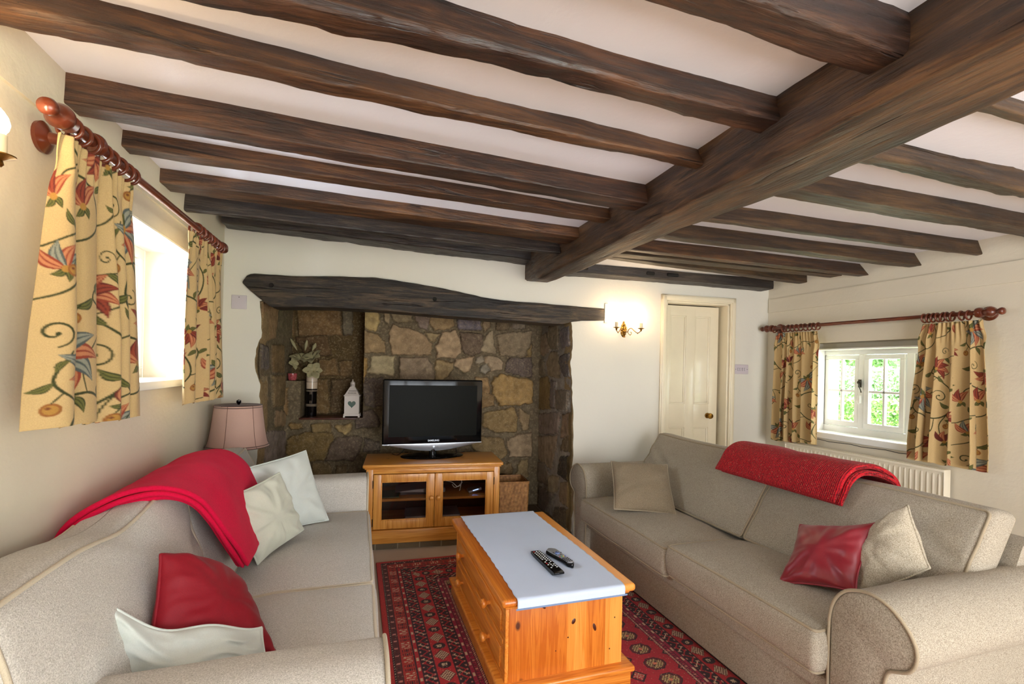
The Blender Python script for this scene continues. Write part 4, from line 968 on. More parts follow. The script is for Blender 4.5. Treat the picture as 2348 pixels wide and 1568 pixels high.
bmesh.ops.triangle_fill(bm,use_beauty=True,edges=ed);me=bpy.data.meshes.new('front');bm.to_mesh(me);bm.free();me.materials.append(M['lant']);o=bpy.data.objects.new('heart_panel',me);COL.objects.link(o);o.parent=t
so=o.modifiers.new('s','SOLIDIFY');so.thickness=.003;so.offset=0
mb=MB();mb.box(-hw,-hw+.003,-hw,hw,.032,.188);mb.box(hw-.003,hw,-hw,hw,.032,.188);mb.box(-hw,hw,hw-.003,hw,.032,.188);mb.build('side_panel',M['lant'],t,smooth=False)
mb=MB();mb.box(-hw+.004,hw-.004,-hw+.006,-hw+.008,.035,.185);mb.build('glass_pane',plain('green_tinted_glass',S(96,120,112),.1),t,smooth=False)
mb=MB();mb.rbox(0,0,.192,2*hw+.014,2*hw+.014,.010,.003,k=2,n=1)
ro=mb.build('roof',M['lant'],t,ang=20)
ro.data.transform(Matrix.Identity(4))
mb=MB()
mb.lathe([(.0885,.196),(.036,.262),(.03,.268)],n=4);mb.lathe([(.02,.268),(.02,.300),(.022,.302),(.016,.312),(.004,.322),(.006,.33),(.001,.336)],n=16);mb.xf(Matrix.Rotation(PI/4,4,'Z'));mb.build('chimney',M['lant'],t,ang=30)
mb=MB()
for r_ in range(2):
    for k in range(6-r_*0):
        z=.214+r_*.018;x=(k-2.5)*.0125*(1-r_*.1)+(.004 if r_ else 0);yy=-(.0885-(z-.196)/.066*.0525)*.7071-.0006
        mb.ico((x,yy,z),.0038,1,sc=(1,.25,1.5))
for r_ in range(2):
    for k in range(3):mb.ico(((k-1)*.010,-.0205,.278+r_*.012),.003,1,sc=(1,.4,1.3))
mb.build('vent_hole_shade',M['cavity'],t)  # dark studs on the tin, their colour standing for shaded openings
t=thing('glass_ornament','small pink and gold glass tealight holder on the stone ledge left of the vase','ornament',M=WM@Matrix.Translation((-.60,.86,1.206)))
mb=MB();mb.lathe([(.001,0),(.03,0),(.036,.02),(.038,.06),(.035,.06),(.032,.02),(.001,.008)],n=20);mb.build('cup',plain('pink_mottled_glass',S(170,80,84),.1,var=.5,sc=60),t)
# ------------------------------------------------------------------ wall lights
def sconce(Mx,label):
    """local: wall is the xz plane at y=0, room towards -y"""
    t=thing('wall_light',label,'wall light',M=Mx)
    mb=MB();mb.lathe([(.001,-.014),(.012,-.014),(.02,-.008),(.024,0)],n=20,axis='y');mb.xf(Matrix.Diagonal((1,1,2.1,1)))
    mb.ico((0,-.008,.056),.013,2,sc=(1.1,.6,1));mb.ico((0,-.006,.074),.007,2);mb.lathe([(.001,-.055),(.012,-.052),(.006,-.04),(.013,-.03),(.015,-.02)],o=(0,-.018,0),n=16)
    for k in range(6):
        for sg in(-1,1):mb.ico((sg*(.014+.008*math.sin(k)),-.008,.045-k*.016),.007,1,sc=(1,.6,1.3))
    mb.ico((0,-.02,-.005),.017,2);mb.build('back_plate',M['brass'],t)
    for sg in(-1,1):
        ar=catmull([(0,-.02,-.005),(sg*.02,-.035,-.008),(sg*.028,-.045,.012),(sg*.045,-.055,.02),(sg*.065,-.068,-.002),(sg*.085,-.082,-.018),(sg*.102,-.092,-.008),(sg*.108,-.098,.012)],6)
        mb=MB();mb.tube(ar,.0032,n=8);mb.tube(catmull([(sg*.022,-.038,-.01),(sg*.03,-.043,-.028),(sg*.044,-.05,-.03),(sg*.047,-.052,-.014),(sg*.038,-.048,-.010)],5),.0026,n=6);mb.ico((sg*.038,-.048,-.034),.005,1);mb.ico((sg*.086,-.083,-.022),.005,1)
        arm=mb.build('arm',M['brass'],t);c=(sg*.108,-.098,0)
        mb=MB();mb.lathe([(.004,-.005),(.008,.0),(.006,.008),(.016,.014),(.026,.018),(.027,.020),(.012,.020),(.012,.026)],o=c,n=24);mb.build('drip_tray',M['brass'],arm)
        mb=MB();mb.lathe([(.0125,.020),(.0125,.062),(.0105,.064),(.001,.064)],o=c,n=20);mb.build('candle_sleeve',M['candle'],arm)
        mb=MB();mb.lathe([(.008,.064),(.014,.074),(.0165,.086),(.013,.100),(.006,.112),(.001,.118)],o=c,n=20);b_=mb.build('bulb',M['bulb'],arm)
        wp_=Mx@Vector((c[0],c[1]-.0,.092))
        ld=bpy.data.lights.new('bulb_light','POINT');ld.energy=SCP;ld.color=(1,.70,.40);ld.shadow_soft_size=.02;lo=bpy.data.objects.new('bulb_light',ld);COL.objects.link(lo);lo.location=wp_+(Mx.to_3x3()@Vector((0,-.0,.045)))
    return t
SCP=1.1
sconce(WM@Matrix.Translation((2.098,0,1.680)),'lit brass two-arm candle wall light between the fireplace and the door')
sconce(Matrix.Translation((XL,1.185,1.755))@Matrix.Rotation(PI/2,4,'Z'),'lit brass candle wall light cut off by the left edge above the left sofa')
# ------------------------------------------------------------------ radiator
t=thing('radiator','white ribbed panel radiator under the far window behind the right sofa','radiator',(XR-.045,2.525,0))
mb=MB();y0,y1=-.568,.568;n=34;rows=[]
N=n*8
for i in range(N+1):
    y=y0+.02+(y1-y0-.04)*i/N;ph=(i%8)/8;g=max(0,math.sin(2*PI*ph))**.7*.006
    rows.append([(-.028-g*0,y,.215),(-.028-g,y,.235),(-.028-g,y,.745),(-.028,y,.765)])
mb.grid(rows);mb.box(-.029,-.02,y0,y1,.2,.79);mb.box(.0,.01,y0,y1,.2,.79);mb.build('front_panel',M['rad'],t,ang=50)
mb=MB();mb.box(-.036,.022,y0-.003,y0+.004,.2,.792,b=.003);mb.box(-.036,.022,y1-.004,y1+.003,.2,.792,b=.003);mb.box(-.037,-.024,y0,y1,.775,.792,b=.003);mb.box(.008,.022,y0,y1,.775,.792,b=.003)
for k in range(70):
    y=y0+.012+k*(y1-y0-.024)/69;mb.box(-.026,.01,y-.002,y+.002,.782,.788)
mb.build('top_grille',M['rad'],t);mb=MB();mb.box(.015,.044,-.4,-.36,.3,.7);mb.box(.015,.044,.36,.4,.3,.7);mb.build('bracket',M['rad'],t)
mb=MB();mb.tube([(0,y1+.02,.23),(0,y1+.03,0)],.008,n=10);mb.tube([(0,y0-.02,.23),(0,y0-.03,0)],.008,n=10);mb.tube([(0,y1-.01,.23),(0,y1+.022,.23)],.008,n=10);mb.tube([(0,y0+.01,.23),(0,y0-.022,.23)],.008,n=10);mb.build('pipe',M['white'],t)
# ------------------------------------------------------------------ soft furniture
def wb(mb,name,mat,parent,**k):
    """build from world coordinates under a thing that only has a translation"""
    p=parent
    loc=Vector((0,0,0))
    while p is not None: loc+=p.location;p=p.parent
    mb.xf(Matrix.Translation(-loc));return mb.build(name,mat,parent,**k)
def cushion_box(P,c,d,r,crown,fn2,name,mat,parent,pmat,pipe=.0055,edges='top',n=18):
    """box cushion in local (a,b,c) with piping; fn2 maps local point to sofa coords; P maps sofa coords to world"""
    h=(d[0]/2,d[1]/2,d[2]/2)
    def cr(x,y,z):
        t=(1-min(1,abs(x)/h[0])**2.5)*(1-min(1,abs(y)/h[1])**2.5)
        z=z+(crown*t if z>0 else -crown*.4*t)*min(1,abs(z)/h[2])
        sx=1-min(1,abs(z)/h[2])**2
        x=x+math.copysign(.010*sx,x)*min(1,abs(x)/h[0])**4;y=y+math.copysign(.010*sx,y)*min(1,abs(y)/h[1])**4
        return (x,y,z)
    mb=MB();mb.rbox(0,0,0,d[0],d[1],d[2],r,k=4,n=n)
    mb.v=[P(*fn2(*cr(*p))) for p in mb.v];o=wb(mb,name,mat,parent,ang=180)
    rc=r*1.0;e=r*(1-1/math.sqrt(2))
    loop=[]
    cr_=.05
    for (sx,sy,a0) in((1,1,0),(-1,1,90),(-1,-1,180),(1,-1,270)):
        for k in range(7):
            a=math.radians(a0+90*k/6);loop.append((sx*(h[0]-e-cr_*.35)+cr_*.35*math.cos(a),sy*(h[1]-e-cr_*.35)+cr_*.35*math.sin(a)))
    L=[]
    for i in range(len(loop)):
        a,b=loop[i],loop[(i+1)%len(loop)];dl=math.hypot(a[0]-b[0],a[1]-b[1]);m_=max(1,int(dl/.03))
        for j in range(m_):L.append((a[0]+(b[0]-a[0])*j/m_,a[1]+(b[1]-a[1])*j/m_))
    for zz in ([h[2]-e] if edges=='top' else [h[2]-e,-h[2]+e]):
        mb=MB();mb.tube([P(*fn2(*cr(x,y,zz+(.002 if zz>0 else -.002)))) for x,y in L],pipe,n=8,closed=True);wb(mb,'piping',pmat,o,ang=180)
    return o
ARM=[(0,.03),(0,.25),(0,.46),(.004,.54),(.022,.595),(.055,.635),(.10,.656),(.145,.662),(.195,.648),(.240,.612),(.268,.565),(.270,.52),(.252,.484),(.222,.466),(.198,.452),(.186,.42),(.182,.36),(.182,.2),(.182,.03)]
ARM2=[(0,.03),(0,.25),(0,.50),(.002,.585),(.010,.635),(.035,.660),(.08,.668),(.14,.668)]+ARM[8:]
def sofa(side,mat,pmat,label,ub,ut,seat):
    sx=1 if side=='R' else -1;x0=1.56 if side=='R' else .085
    P=lambda u,y,z:(x0+sx*u,y,z)
    t=thing('sofa',label,'sofa',(x0+sx*.45,2.14,0))
    seed=1 if side=='R' else 5
    # base
    mb=MB();mb.box(.04,.86,1.20,3.08,.035,.245,b=.012);mb.v=[P(*p) for p in mb.v];wb(mb,'base',mat,t)
    mb=MB();mb.box(.012,.84,1.21,3.07,.235,.30,b=.018);mb.v=[P(*p) for p in mb.v];wb(mb,'front_rail',mat,t)
    for yy,sg in((seat['a'],-1),(3.05,1)):
        prof=catmull([(p[0],p[1],0) for p in (ARM if sx>0 else ARM2)],4)
        cen=(.10,.4)
        def sc(p,k,ins): 
            return (p.x+(cen[0]-p.x)*0,p.y)
        rows=[];UE=.98 if sx>0 else .88;us=[.0,.004,.012,.025,.06]+[.06+(UE-.06)*i/22 for i in range(1,23)]+[UE+.005,UE+.01]
        nrm=[]
        for i,p in enumerate(prof):
            a=prof[max(0,i-1)];b=prof[min(len(prof)-1,i+1)];d=(b-a).normalized();nrm.append((d.y,-d.x))
        for u in us:
            ins=.012 if u==0 else .006 if u<.005 else .0015 if u<.013 else 0
            if u>UE+.002: ins=.006
            rows.append([P(u,yy+sg*(p.x+nm[0]*ins+.002*nz(u*3,p.x*4,p.y*4,1,seed)),p.y+nm[1]*ins+.004*nz(u*4,p.y*2,yy)*(p.y>.4)) for p,nm in zip(prof,nrm)])
        mb=MB();mb.grid(rows)
        k=len(prof);mb.f.append(tuple(range(k)));mb.m.append(0);mb.f.append(tuple(range((len(us)-1)*k,len(us)*k)));mb.m.append(0)
        ar=wb(mb,'arm',mat,t,ang=50)
        mb=MB();mb.tube([P(.002,yy+sg*p.x,p.y) for p in prof],.0055,n=8);wb(mb,'arm_piping',pmat,ar,ang=180)
    # back frame
    rows=[]
    bk=.09 if sx>0 else -.012
    BP=[(.85+bk,.05),(.85+bk,.4),(.86+bk,.66),(.85+bk,.72),(.83+bk*.8,.745),(.80,.735),(.76,.66),(.66,.45),(.62,.3)]
    for i in range(21):
        y=1.10+(3.18-1.10)*i/20
        rows.append([P(a,y,b) for a,b in BP])
    mb=MB();mb.grid(rows);k=len(BP);mb.f.append(tuple(range(k)));mb.m.append(0);mb.f.append(tuple(range(20*k,21*k)));mb.m.append(0);wb(mb,'back_frame',mat,t,ang=60)
    # seat cushions
    for i,(ya,yb,zt) in enumerate(seat['c']):
        uf,ubk=seat['u'];dd=(ubk-uf,yb-ya-.006,.155);hx,hy,hz=dd[0]/2,dd[1]/2,dd[2]/2
        def f2(a,b,c,ya=ya,yb=yb,zt=zt,uf=uf,ubk=ubk,i=i,hz=hz):
            u=(uf+ubk)/2+a;y=(ya+yb)/2+b
            z=zt-hz+c-.055*max(0,(a/(.5*(ubk-uf))))*.8
            z+=.004*nz(u*2.5,y*2.5,0,1,seed+i)*(c>0)
            u+=.006*nz(y*4,z*3,0,1,seed+i+3)
            return(u,y,z)
        cushion_box(P,None,dd,.026,.030,f2,'seat_cushion',mat,t,pmat,edges='both')
    # back cushions
    for i,(ya,yb,zt) in enumerate(seat['b']):
        Hh=.50;dd=(Hh,yb-ya+.008,.19)
        lean=math.atan2(ut-ub,zt-.46);
        def f2(a,b,c,ya=ya,yb=yb,zt=zt,i=i):
            # a: up the cushion, b: along, c: towards the sitter(+)
            q=(a/Hh+.5);y=(ya+yb)/2+b
            u=ub+.095+(ut-ub)*q-c*math.cos(lean)*.95;z=.45+(zt-.035-.45)*q+c*math.sin(lean)*.30
            w=.010*nz(y*3,q*3,0,1,seed+i)+.006*nz(y*8+q*5,q*4,0,1,seed+i+9)
            crease=.007*math.sin((y*.8-q*.5)*42+4*nz(y*2,q*2,0))*max(0,1-abs(q-.55)*2.2)*max(0,nz(y*2.2,q*2,3,1,seed+i)+.15)
            if c>0:u-=(w+crease*1.6)*math.cos(lean)
            z+=.012*nz(y*2.1,1.3,0,1,seed+i)*q-(.034*math.exp(-((y-1.62)/.17)**2)*q if sx<0 else 0)
            return(u,y,z)
        cushion_box(P,None,dd,.034,.028,f2,'back_cushion',mat,t,pmat,edges='both',n=30)
    for u_,y_ in((.08,1.1),(.08,3.18),(.8,1.1),(.8,3.18)):
        mb=MB();mb.lathe([(.018,.0125),(.025,.04)],n=12);mb.v=[(p[0],p[1],p[2]) for p in mb.v];q_=P(u_,y_,0);mb.xf(Matrix.Translation(q_));wb(mb,'foot',M['mahog'],t)
    return t
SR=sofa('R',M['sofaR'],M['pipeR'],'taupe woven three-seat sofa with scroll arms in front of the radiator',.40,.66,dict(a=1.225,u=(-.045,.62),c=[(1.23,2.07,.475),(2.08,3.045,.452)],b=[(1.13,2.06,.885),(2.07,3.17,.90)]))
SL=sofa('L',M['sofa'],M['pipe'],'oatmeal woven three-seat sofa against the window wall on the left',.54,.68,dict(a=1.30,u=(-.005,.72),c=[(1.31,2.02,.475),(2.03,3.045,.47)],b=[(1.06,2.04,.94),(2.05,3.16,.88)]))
# ------------------------------------------------------------------ scatter cushions
def frame3(right,up):
    r_=Vector(right).normalized();u_=Vector(up);u_=(u_-r_*u_.dot(r_)).normalized();return r_,u_,r_.cross(u_)
def scatter(name,label,Q,th,mat,pm,seed=0,wr=.006,fn=None,pinch=.045,grp=None,n=44,bul=(1,1)):
    """Q: four corners (top-left, top-right, bottom-right, bottom-left) as seen from the camera side"""
    Q=[Vector(q) for q in Q];cen=sum(Q,Vector())/4
    nrm=((Q[1]-Q[3]).cross(Q[0]-Q[2])).normalized()
    if nrm.dot(Vector((0,0,1.35))-cen)<0:nrm=-nrm
    t=thing(name,label,'cushion',tuple(cen),group=grp)
    wv=((Q[1]-Q[0]).length+(Q[2]-Q[3]).length)/2;hv=((Q[0]-Q[3]).length+(Q[1]-Q[2]).length)/2
    def pt(i,j,sg):
        u=i*2-1;v=j*2-1
        a=(1-abs(u)**2.4);b=(1-abs(v)**2.4)
        z=sg*th/2*(max(0,a)*max(0,b))**.52*(bul[0] if sg>0 else bul[1])
        uu=u*(1-pinch*(1-v*v)*abs(u)**3);vv=v*(1-pinch*(1-u*u)*abs(v)**3)
        e=1-min(1,(max(0,a)*max(0,b)))
        an=math.atan2(v,u);rr=math.hypot(u,v)
        z+=sg*wr*(math.sin(an*9+seed+2*nz(u,v,0,2,seed))*rr*(1-e**6)*.55+.5*math.sin(an*17+seed*2+3*nz(u,v,1,2,seed))*rr*(1-e**6)*.5+nz(u*1.6,v*1.6,sg,1.3,seed)*1.3+.5*nz(u*4,v*4,sg,1,seed))*(1-e**8)
        s_=(uu+1)/2;t_=(vv+1)/2
        p=(Q[3]*(1-s_)+Q[2]*s_)*(1-t_)+(Q[0]*(1-s_)+Q[1]*s_)*t_+nrm*z
        p=p+nrm*(.012*nz(u,v,2,1.1,seed))
        if fn:p=fn(p,u,v)
        return tuple(p-cen)
    mb=MB()
    A=[(1-math.cos(PI*i/n))/2*.5+.5*i/n for i in range(n+1)]
    mb.grid([[pt(A[i],A[j],1) for j in range(n+1)] for i in range(n+1)]);mb.grid([[pt(A[i],A[j],-1) for j in range(n+1)] for i in range(n+1)])
    me=mb.build('cover',mat,t,ang=180)
    bm=bmesh.new();bm.from_mesh(me.data);bmesh.ops.remove_doubles(bm,verts=bm.verts,dist=.0004);bmesh.ops.recalc_face_normals(bm,faces=bm.faces);bm.to_mesh(me.data);bm.free();me.data.shade_smooth()
    ed=[(A[i],0) for i in range(n)]+[(1,A[i]) for i in range(n)]+[(A[n-i],1) for i in range(n)]+[(0,A[n-i]) for i in range(n)]
    mb=MB();mb.tube([pt(i,j,1) for i,j in ed],.0042,n=6,closed=True);mb.build('seam_piping',pm,t,ang=180)
    return t
scatter('scatter_cushion','square taupe woven cushion leaning in the far corner of the right sofa',[(1.655,2.88,.736),(2.0,2.74,.727),(1.89,2.49,.476),(1.54,2.63,.494)],.12,M['tan'],M['pipeR'],3)
scatter('scatter_cushion','shiny crimson satin cushion with pointed corners on the right sofa',[(1.909,1.643,.678),(1.95,1.345,.777),(1.80,1.305,.537),(1.685,1.552,.478)],.11,M['satin'],M['satin'],7,wr=.0065,pinch=.10)
scatter('scatter_cushion','plump oatmeal cushion standing on its corner behind the crimson satin one',[(2.03,1.283,.858),(1.95,1.152,.674),(1.83,1.337,.496),(2.02,1.455,.671)],.15,M['tan2'],M['tan2'],11)
scatter('scatter_cushion','pale blue-grey linen cushion propped against the far arm of the left sofa',[(-.53,2.486,.852),(-.255,2.84,.877),(-.13,2.802,.50),(-.45,2.62,.49)],.12,M['pale'],M['pale'],2,wr=.009)
scatter('scatter_cushion','pale sage linen cushion leaning in front of the blue-grey one on the left sofa',[(-.50,2.202,.795),(-.33,2.475,.838),(-.231,2.544,.54),(-.39,2.293,.485)],.12,M['pale_g'],M['pale_g'],5,wr=.012)
def slump(p,u,v): return p+Vector((.0,.0,.035*(1-u*u)*(v>0)*v))
scatter('scatter_cushion','dull red cotton cushion slumped across the near end of the left sofa',[(-.494,1.53,.825),(-.355,1.82,.60),(-.205,1.50,.52),(-.49,1.44,.62)],.13,M['red'],M['red'],8,wr=.006,fn=slump)
def crump(p,u,v): return p+Vector((0,0,-.03*(1-u*u)*max(0,v)+.012*math.sin(u*5)))
scatter('scatter_cushion','pale blue cushion crumpled under the red one against the near arm of the left sofa',[(-.572,1.38,.767),(-.235,1.48,.625),(-.19,1.40,.51),(-.50,1.37,.50)],.11,M['pale'],M['pale'],13,wr=.012,fn=crump)
# ------------------------------------------------------------------ throws
def throw(name,label,x0,sx,prof,ya,yb,th,mat,skew,layers,seed,amp=.006):
    """prof: list of (u,z) from behind over the crest and down the front"""
    cat='throw';pr=catmull([(p[0],p[1],0) for p in prof],6);N=len(pr)
    mb=MB()
    for L in range(layers):
        off=.006+th*(L+.5)/layers;h=th/layers*.5;rows=[]
        ny=46
        d0=.035*math.sin(L*2.3+seed);d1=.02*math.cos(L*1.7+seed)
        for i,p in enumerate(pr):
            a=pr[max(0,i-1)];b=pr[min(N-1,i+1)];d=(b-a).normalized();nn=Vector((d.y,-d.x,0))
            tt=i/(N-1);Y0=ya+skew[0]*tt**1.5+d0*.5;Y1=yb+skew[1]*tt**1.5+d1;row=[]
            endf=min(1,min(tt,1-tt)/.02)
            prof_s=[]
            for k in range(ny+9+ny+9):
                if k<ny: y=Y0+(Y1-Y0)*k/(ny-1);o=h
                elif k<ny+9: an=PI/2-PI*(k-ny+1)/10;y=Y1+math.cos(an)*h*1.3;o=h*math.sin(an)
                elif k<ny+9+ny: y=Y1-(Y1-Y0)*(k-ny-9)/(ny-1);o=-h
                else: an=-PI/2-PI*(k-2*ny-9+1)/10;y=Y0+math.cos(an)*h*1.3;o=h*math.sin(an)
                w=amp*(nz(y*4,tt*3,L,1,seed)+.6*nz(y*9,tt*7,L,1,seed)+ .8*math.sin(y*16+tt*7+seed)*nz(y*1.3,tt,0,1,seed))*(1 if o>=0 or layers>1 else .3)
                oo=off+o*endf+w*max(.15,(L+1)/layers)+.004*math.sin(tt*PI)
                q=p+nn*oo
                row.append((x0+sx*q.x,y+.004*nz(tt*9,L,0),q.y))
            rows.append(row+[row[0]])
        b0=len(mb.v);mb.grid(rows);k=len(rows[0]);mb.f.append(tuple(range(b0,b0+k)));mb.m.append(0);mb.f.append(tuple(range(b0+(N-1)*k,b0+N*k)));mb.m.append(0)
    o=mb.build(name,mat,ang=75);tag(o,label,'throw');return o
throw('throw_blanket','folded bright crimson fleece blanket draped over the back of the left sofa',.085,-1,
 [(.848,.66),(.850,.74),(.846,.80),(.83,.84),(.79,.868),(.74,.885),(.675,.885),(.622,.852),(.585,.785),(.556,.70),(.530,.62),(.512,.555)],1.66,2.50,.052,M['fleece'],(.42,.08),3,1.3,.008)
throw('knitted_throw','folded red knitted throw with gold flecks over the back of the right sofa',1.56,1,
 [(.872,.74),(.868,.79),(.845,.835),(.79,.862),(.72,.880),(.65,.882),(.60,.855),(.568,.80),(.545,.755)],1.60,2.27,.05,M['knit'],(.02,.06),2,4.1,.006)
# ------------------------------------------------------------------ table lamp in the corner
t=thing('side_table','small dark round side table hidden in the corner behind the left sofa','side table',(-.72,3.47,0))
mb=MB();mb.lathe([(.12,.645),(.125,.655),(.125,.668),(.001,.670)],n=32);mb.build('tabletop',M['mahog'],t)
mb=MB();mb.lathe([(.11,0),(.10,.02),(.02,.05),(.018,.35),(.03,.58),(.06,.648)],n=20);mb.build('pedestal',M['mahog'],t)
t=thing('table_lamp','table lamp with dusky pink bell shade and black finial behind the left sofa','lamp',(-.695,3.385,.6705))
zb=.826-.6705
mb=MB();pr=[];
for i in range(13):
    q=i/12;r_=.178-.046*(q**.55);pr.append((r_,zb+.259*q))
mb.lathe(pr,n=48);sh=mb.build('lamp_shade',M['shade'],t,ang=180);so=sh.modifiers.new('s','SOLIDIFY');so.thickness=.002
for z_,r_ in((zb,.179),(zb+.012,.1755),(zb+.259,.133),(zb+.247,.1345)):
    mb=MB();mb.lathe([(r_-.001,z_-.002),(r_+.0015,z_),(r_-.001,z_+.002)],n=48);mb.build('shade_trim',M['trim'],sh)
mb=MB()
for k in range(6):
    a=2*PI*k/6+.28;mb.tube([((r+.0012)*math.cos(a),(r+.0012)*math.sin(a),z) for r,z in pr],.0012,n=5)
mb.build('shade_seam',M['trim'],sh)
mb=MB()
for k in range(3):
    a=2*PI*k/3;mb.tube([(0,0,zb+.245),(.133*math.cos(a),.133*math.sin(a),zb+.257)],.002,n=6)
mb.build('shade_ring',M['steel'],t)
mb=MB();mb.lathe([(.001,zb+.245),(.004,zb+.25),(.006,zb+.262),(.014,zb+.276),(.013,zb+.288),(.001,zb+.294)],n=16);mb.build('finial',M['black'],t)
mb=MB();mb.lathe([(.052,0),(.055,.012),(.03,.03),(.045,.06),(.05,.09),(.03,.13),(.012,.15),(.012,zb+.05),(.004,zb+.06),(.004,zb+.25)],n=32);mb.build('base',M['ceramic_w'],t)
# ------------------------------------------------------------------ curtain poles
def pole(label,x,ya,yb,z,xw,rings,brk,zb=None):
    """pole along Y at x; wall at xw; rings: list of y; brk list of y; slope ends z..zb"""
    zb=z if zb is None else zb
    L=yb-ya
    t=thing('curtain_pole',label,'curtain pole',(x,ya,z))
    Z=lambda y:(zb-z)*(y-ya)/L
    mb=MB();mb.tube([(0,.1,Z(ya+.1)),(0,L-.1,Z(yb-.1))],.0135,n=16);mb.build('rod',M['mahog'],t,ang=60)
    fin=[(.0135,.115),(.022,.108),(.024,.10),(.016,.095),(.020,.088),(.030,.070),(.031,.058),(.022,.045),(.013,.038),(.012,.032),(.019,.022),(.021,.012),(.017,.003),(.001,.0)]
    for e in(0,1):
        mb=MB();mb.lathe([(r,(yy if e==0 else L-yy)) for r,yy in fin],o=(0,0,0),n=20,axis='y')
        mb.v=[(p[0],p[1],p[2]+Z(ya+p[1])) for p in mb.v];mb.build('finial',M['mahog'],t,ang=60)
    d=xw-x
    for y in brk:
        mb=MB();s=1 if d>0 else -1
        mb.lathe([(.001,0),(.040,0),(.042,s*-.010),(.030,s*-.018),(.016,s*-.024),(.013,s*-.05),(.020,s*-.062),(.018,s*-.07),(.012,-d+s*.018)],o=(d,y-ya,Z(y)),n=24,axis='x')
        mb.build('bracket',M['mahog'],t,ang=50)
        mb=MB();mb.lathe([(.016,-.014),(.027,-.012),(.030,0),(.027,.012),(.016,.014)],o=(0,y-ya,Z(y)),n=20,axis='y');mb.build('bracket_cup',M['mahog'],t)
    for i,y in enumerate(rings):
        mb=MB();tl=.35*math.sin(i*2.7)
        pts=[(.026*math.cos(a),.026*math.sin(a)*math.sin(tl)*.5,.026*math.sin(a)-.010) for a in [2*PI*k/24 for k in range(24)]]
        mb.tube(pts,.0052,n=8,closed=True);mb.xf(Matrix.Translation((0,y-ya,Z(y))));mb.build('curtain_ring',M['mahog'],t,ang=180)
    return t
pole('red-brown wooden curtain pole over the left window, running away from the camera',-.70,1.395,2.995,1.940,XL,[1.50,1.545,1.59,1.655,1.70,1.75,1.80,1.835]+[2.50,2.56,2.61,2.66,2.71,2.76,2.81,2.85,2.885],[1.62,2.92],1.965)
pole('red-brown wooden curtain pole over the small far window',XR-.10,1.675,3.345,1.728,XR,[1.84,1.875,1.92,1.945,1.97,1.995,2.02,2.045,2.07]+[2.80,2.835,2.87,2.91,2.95,2.99,3.03,3.07,3.11,3.20],[1.79,3.235],1.745)
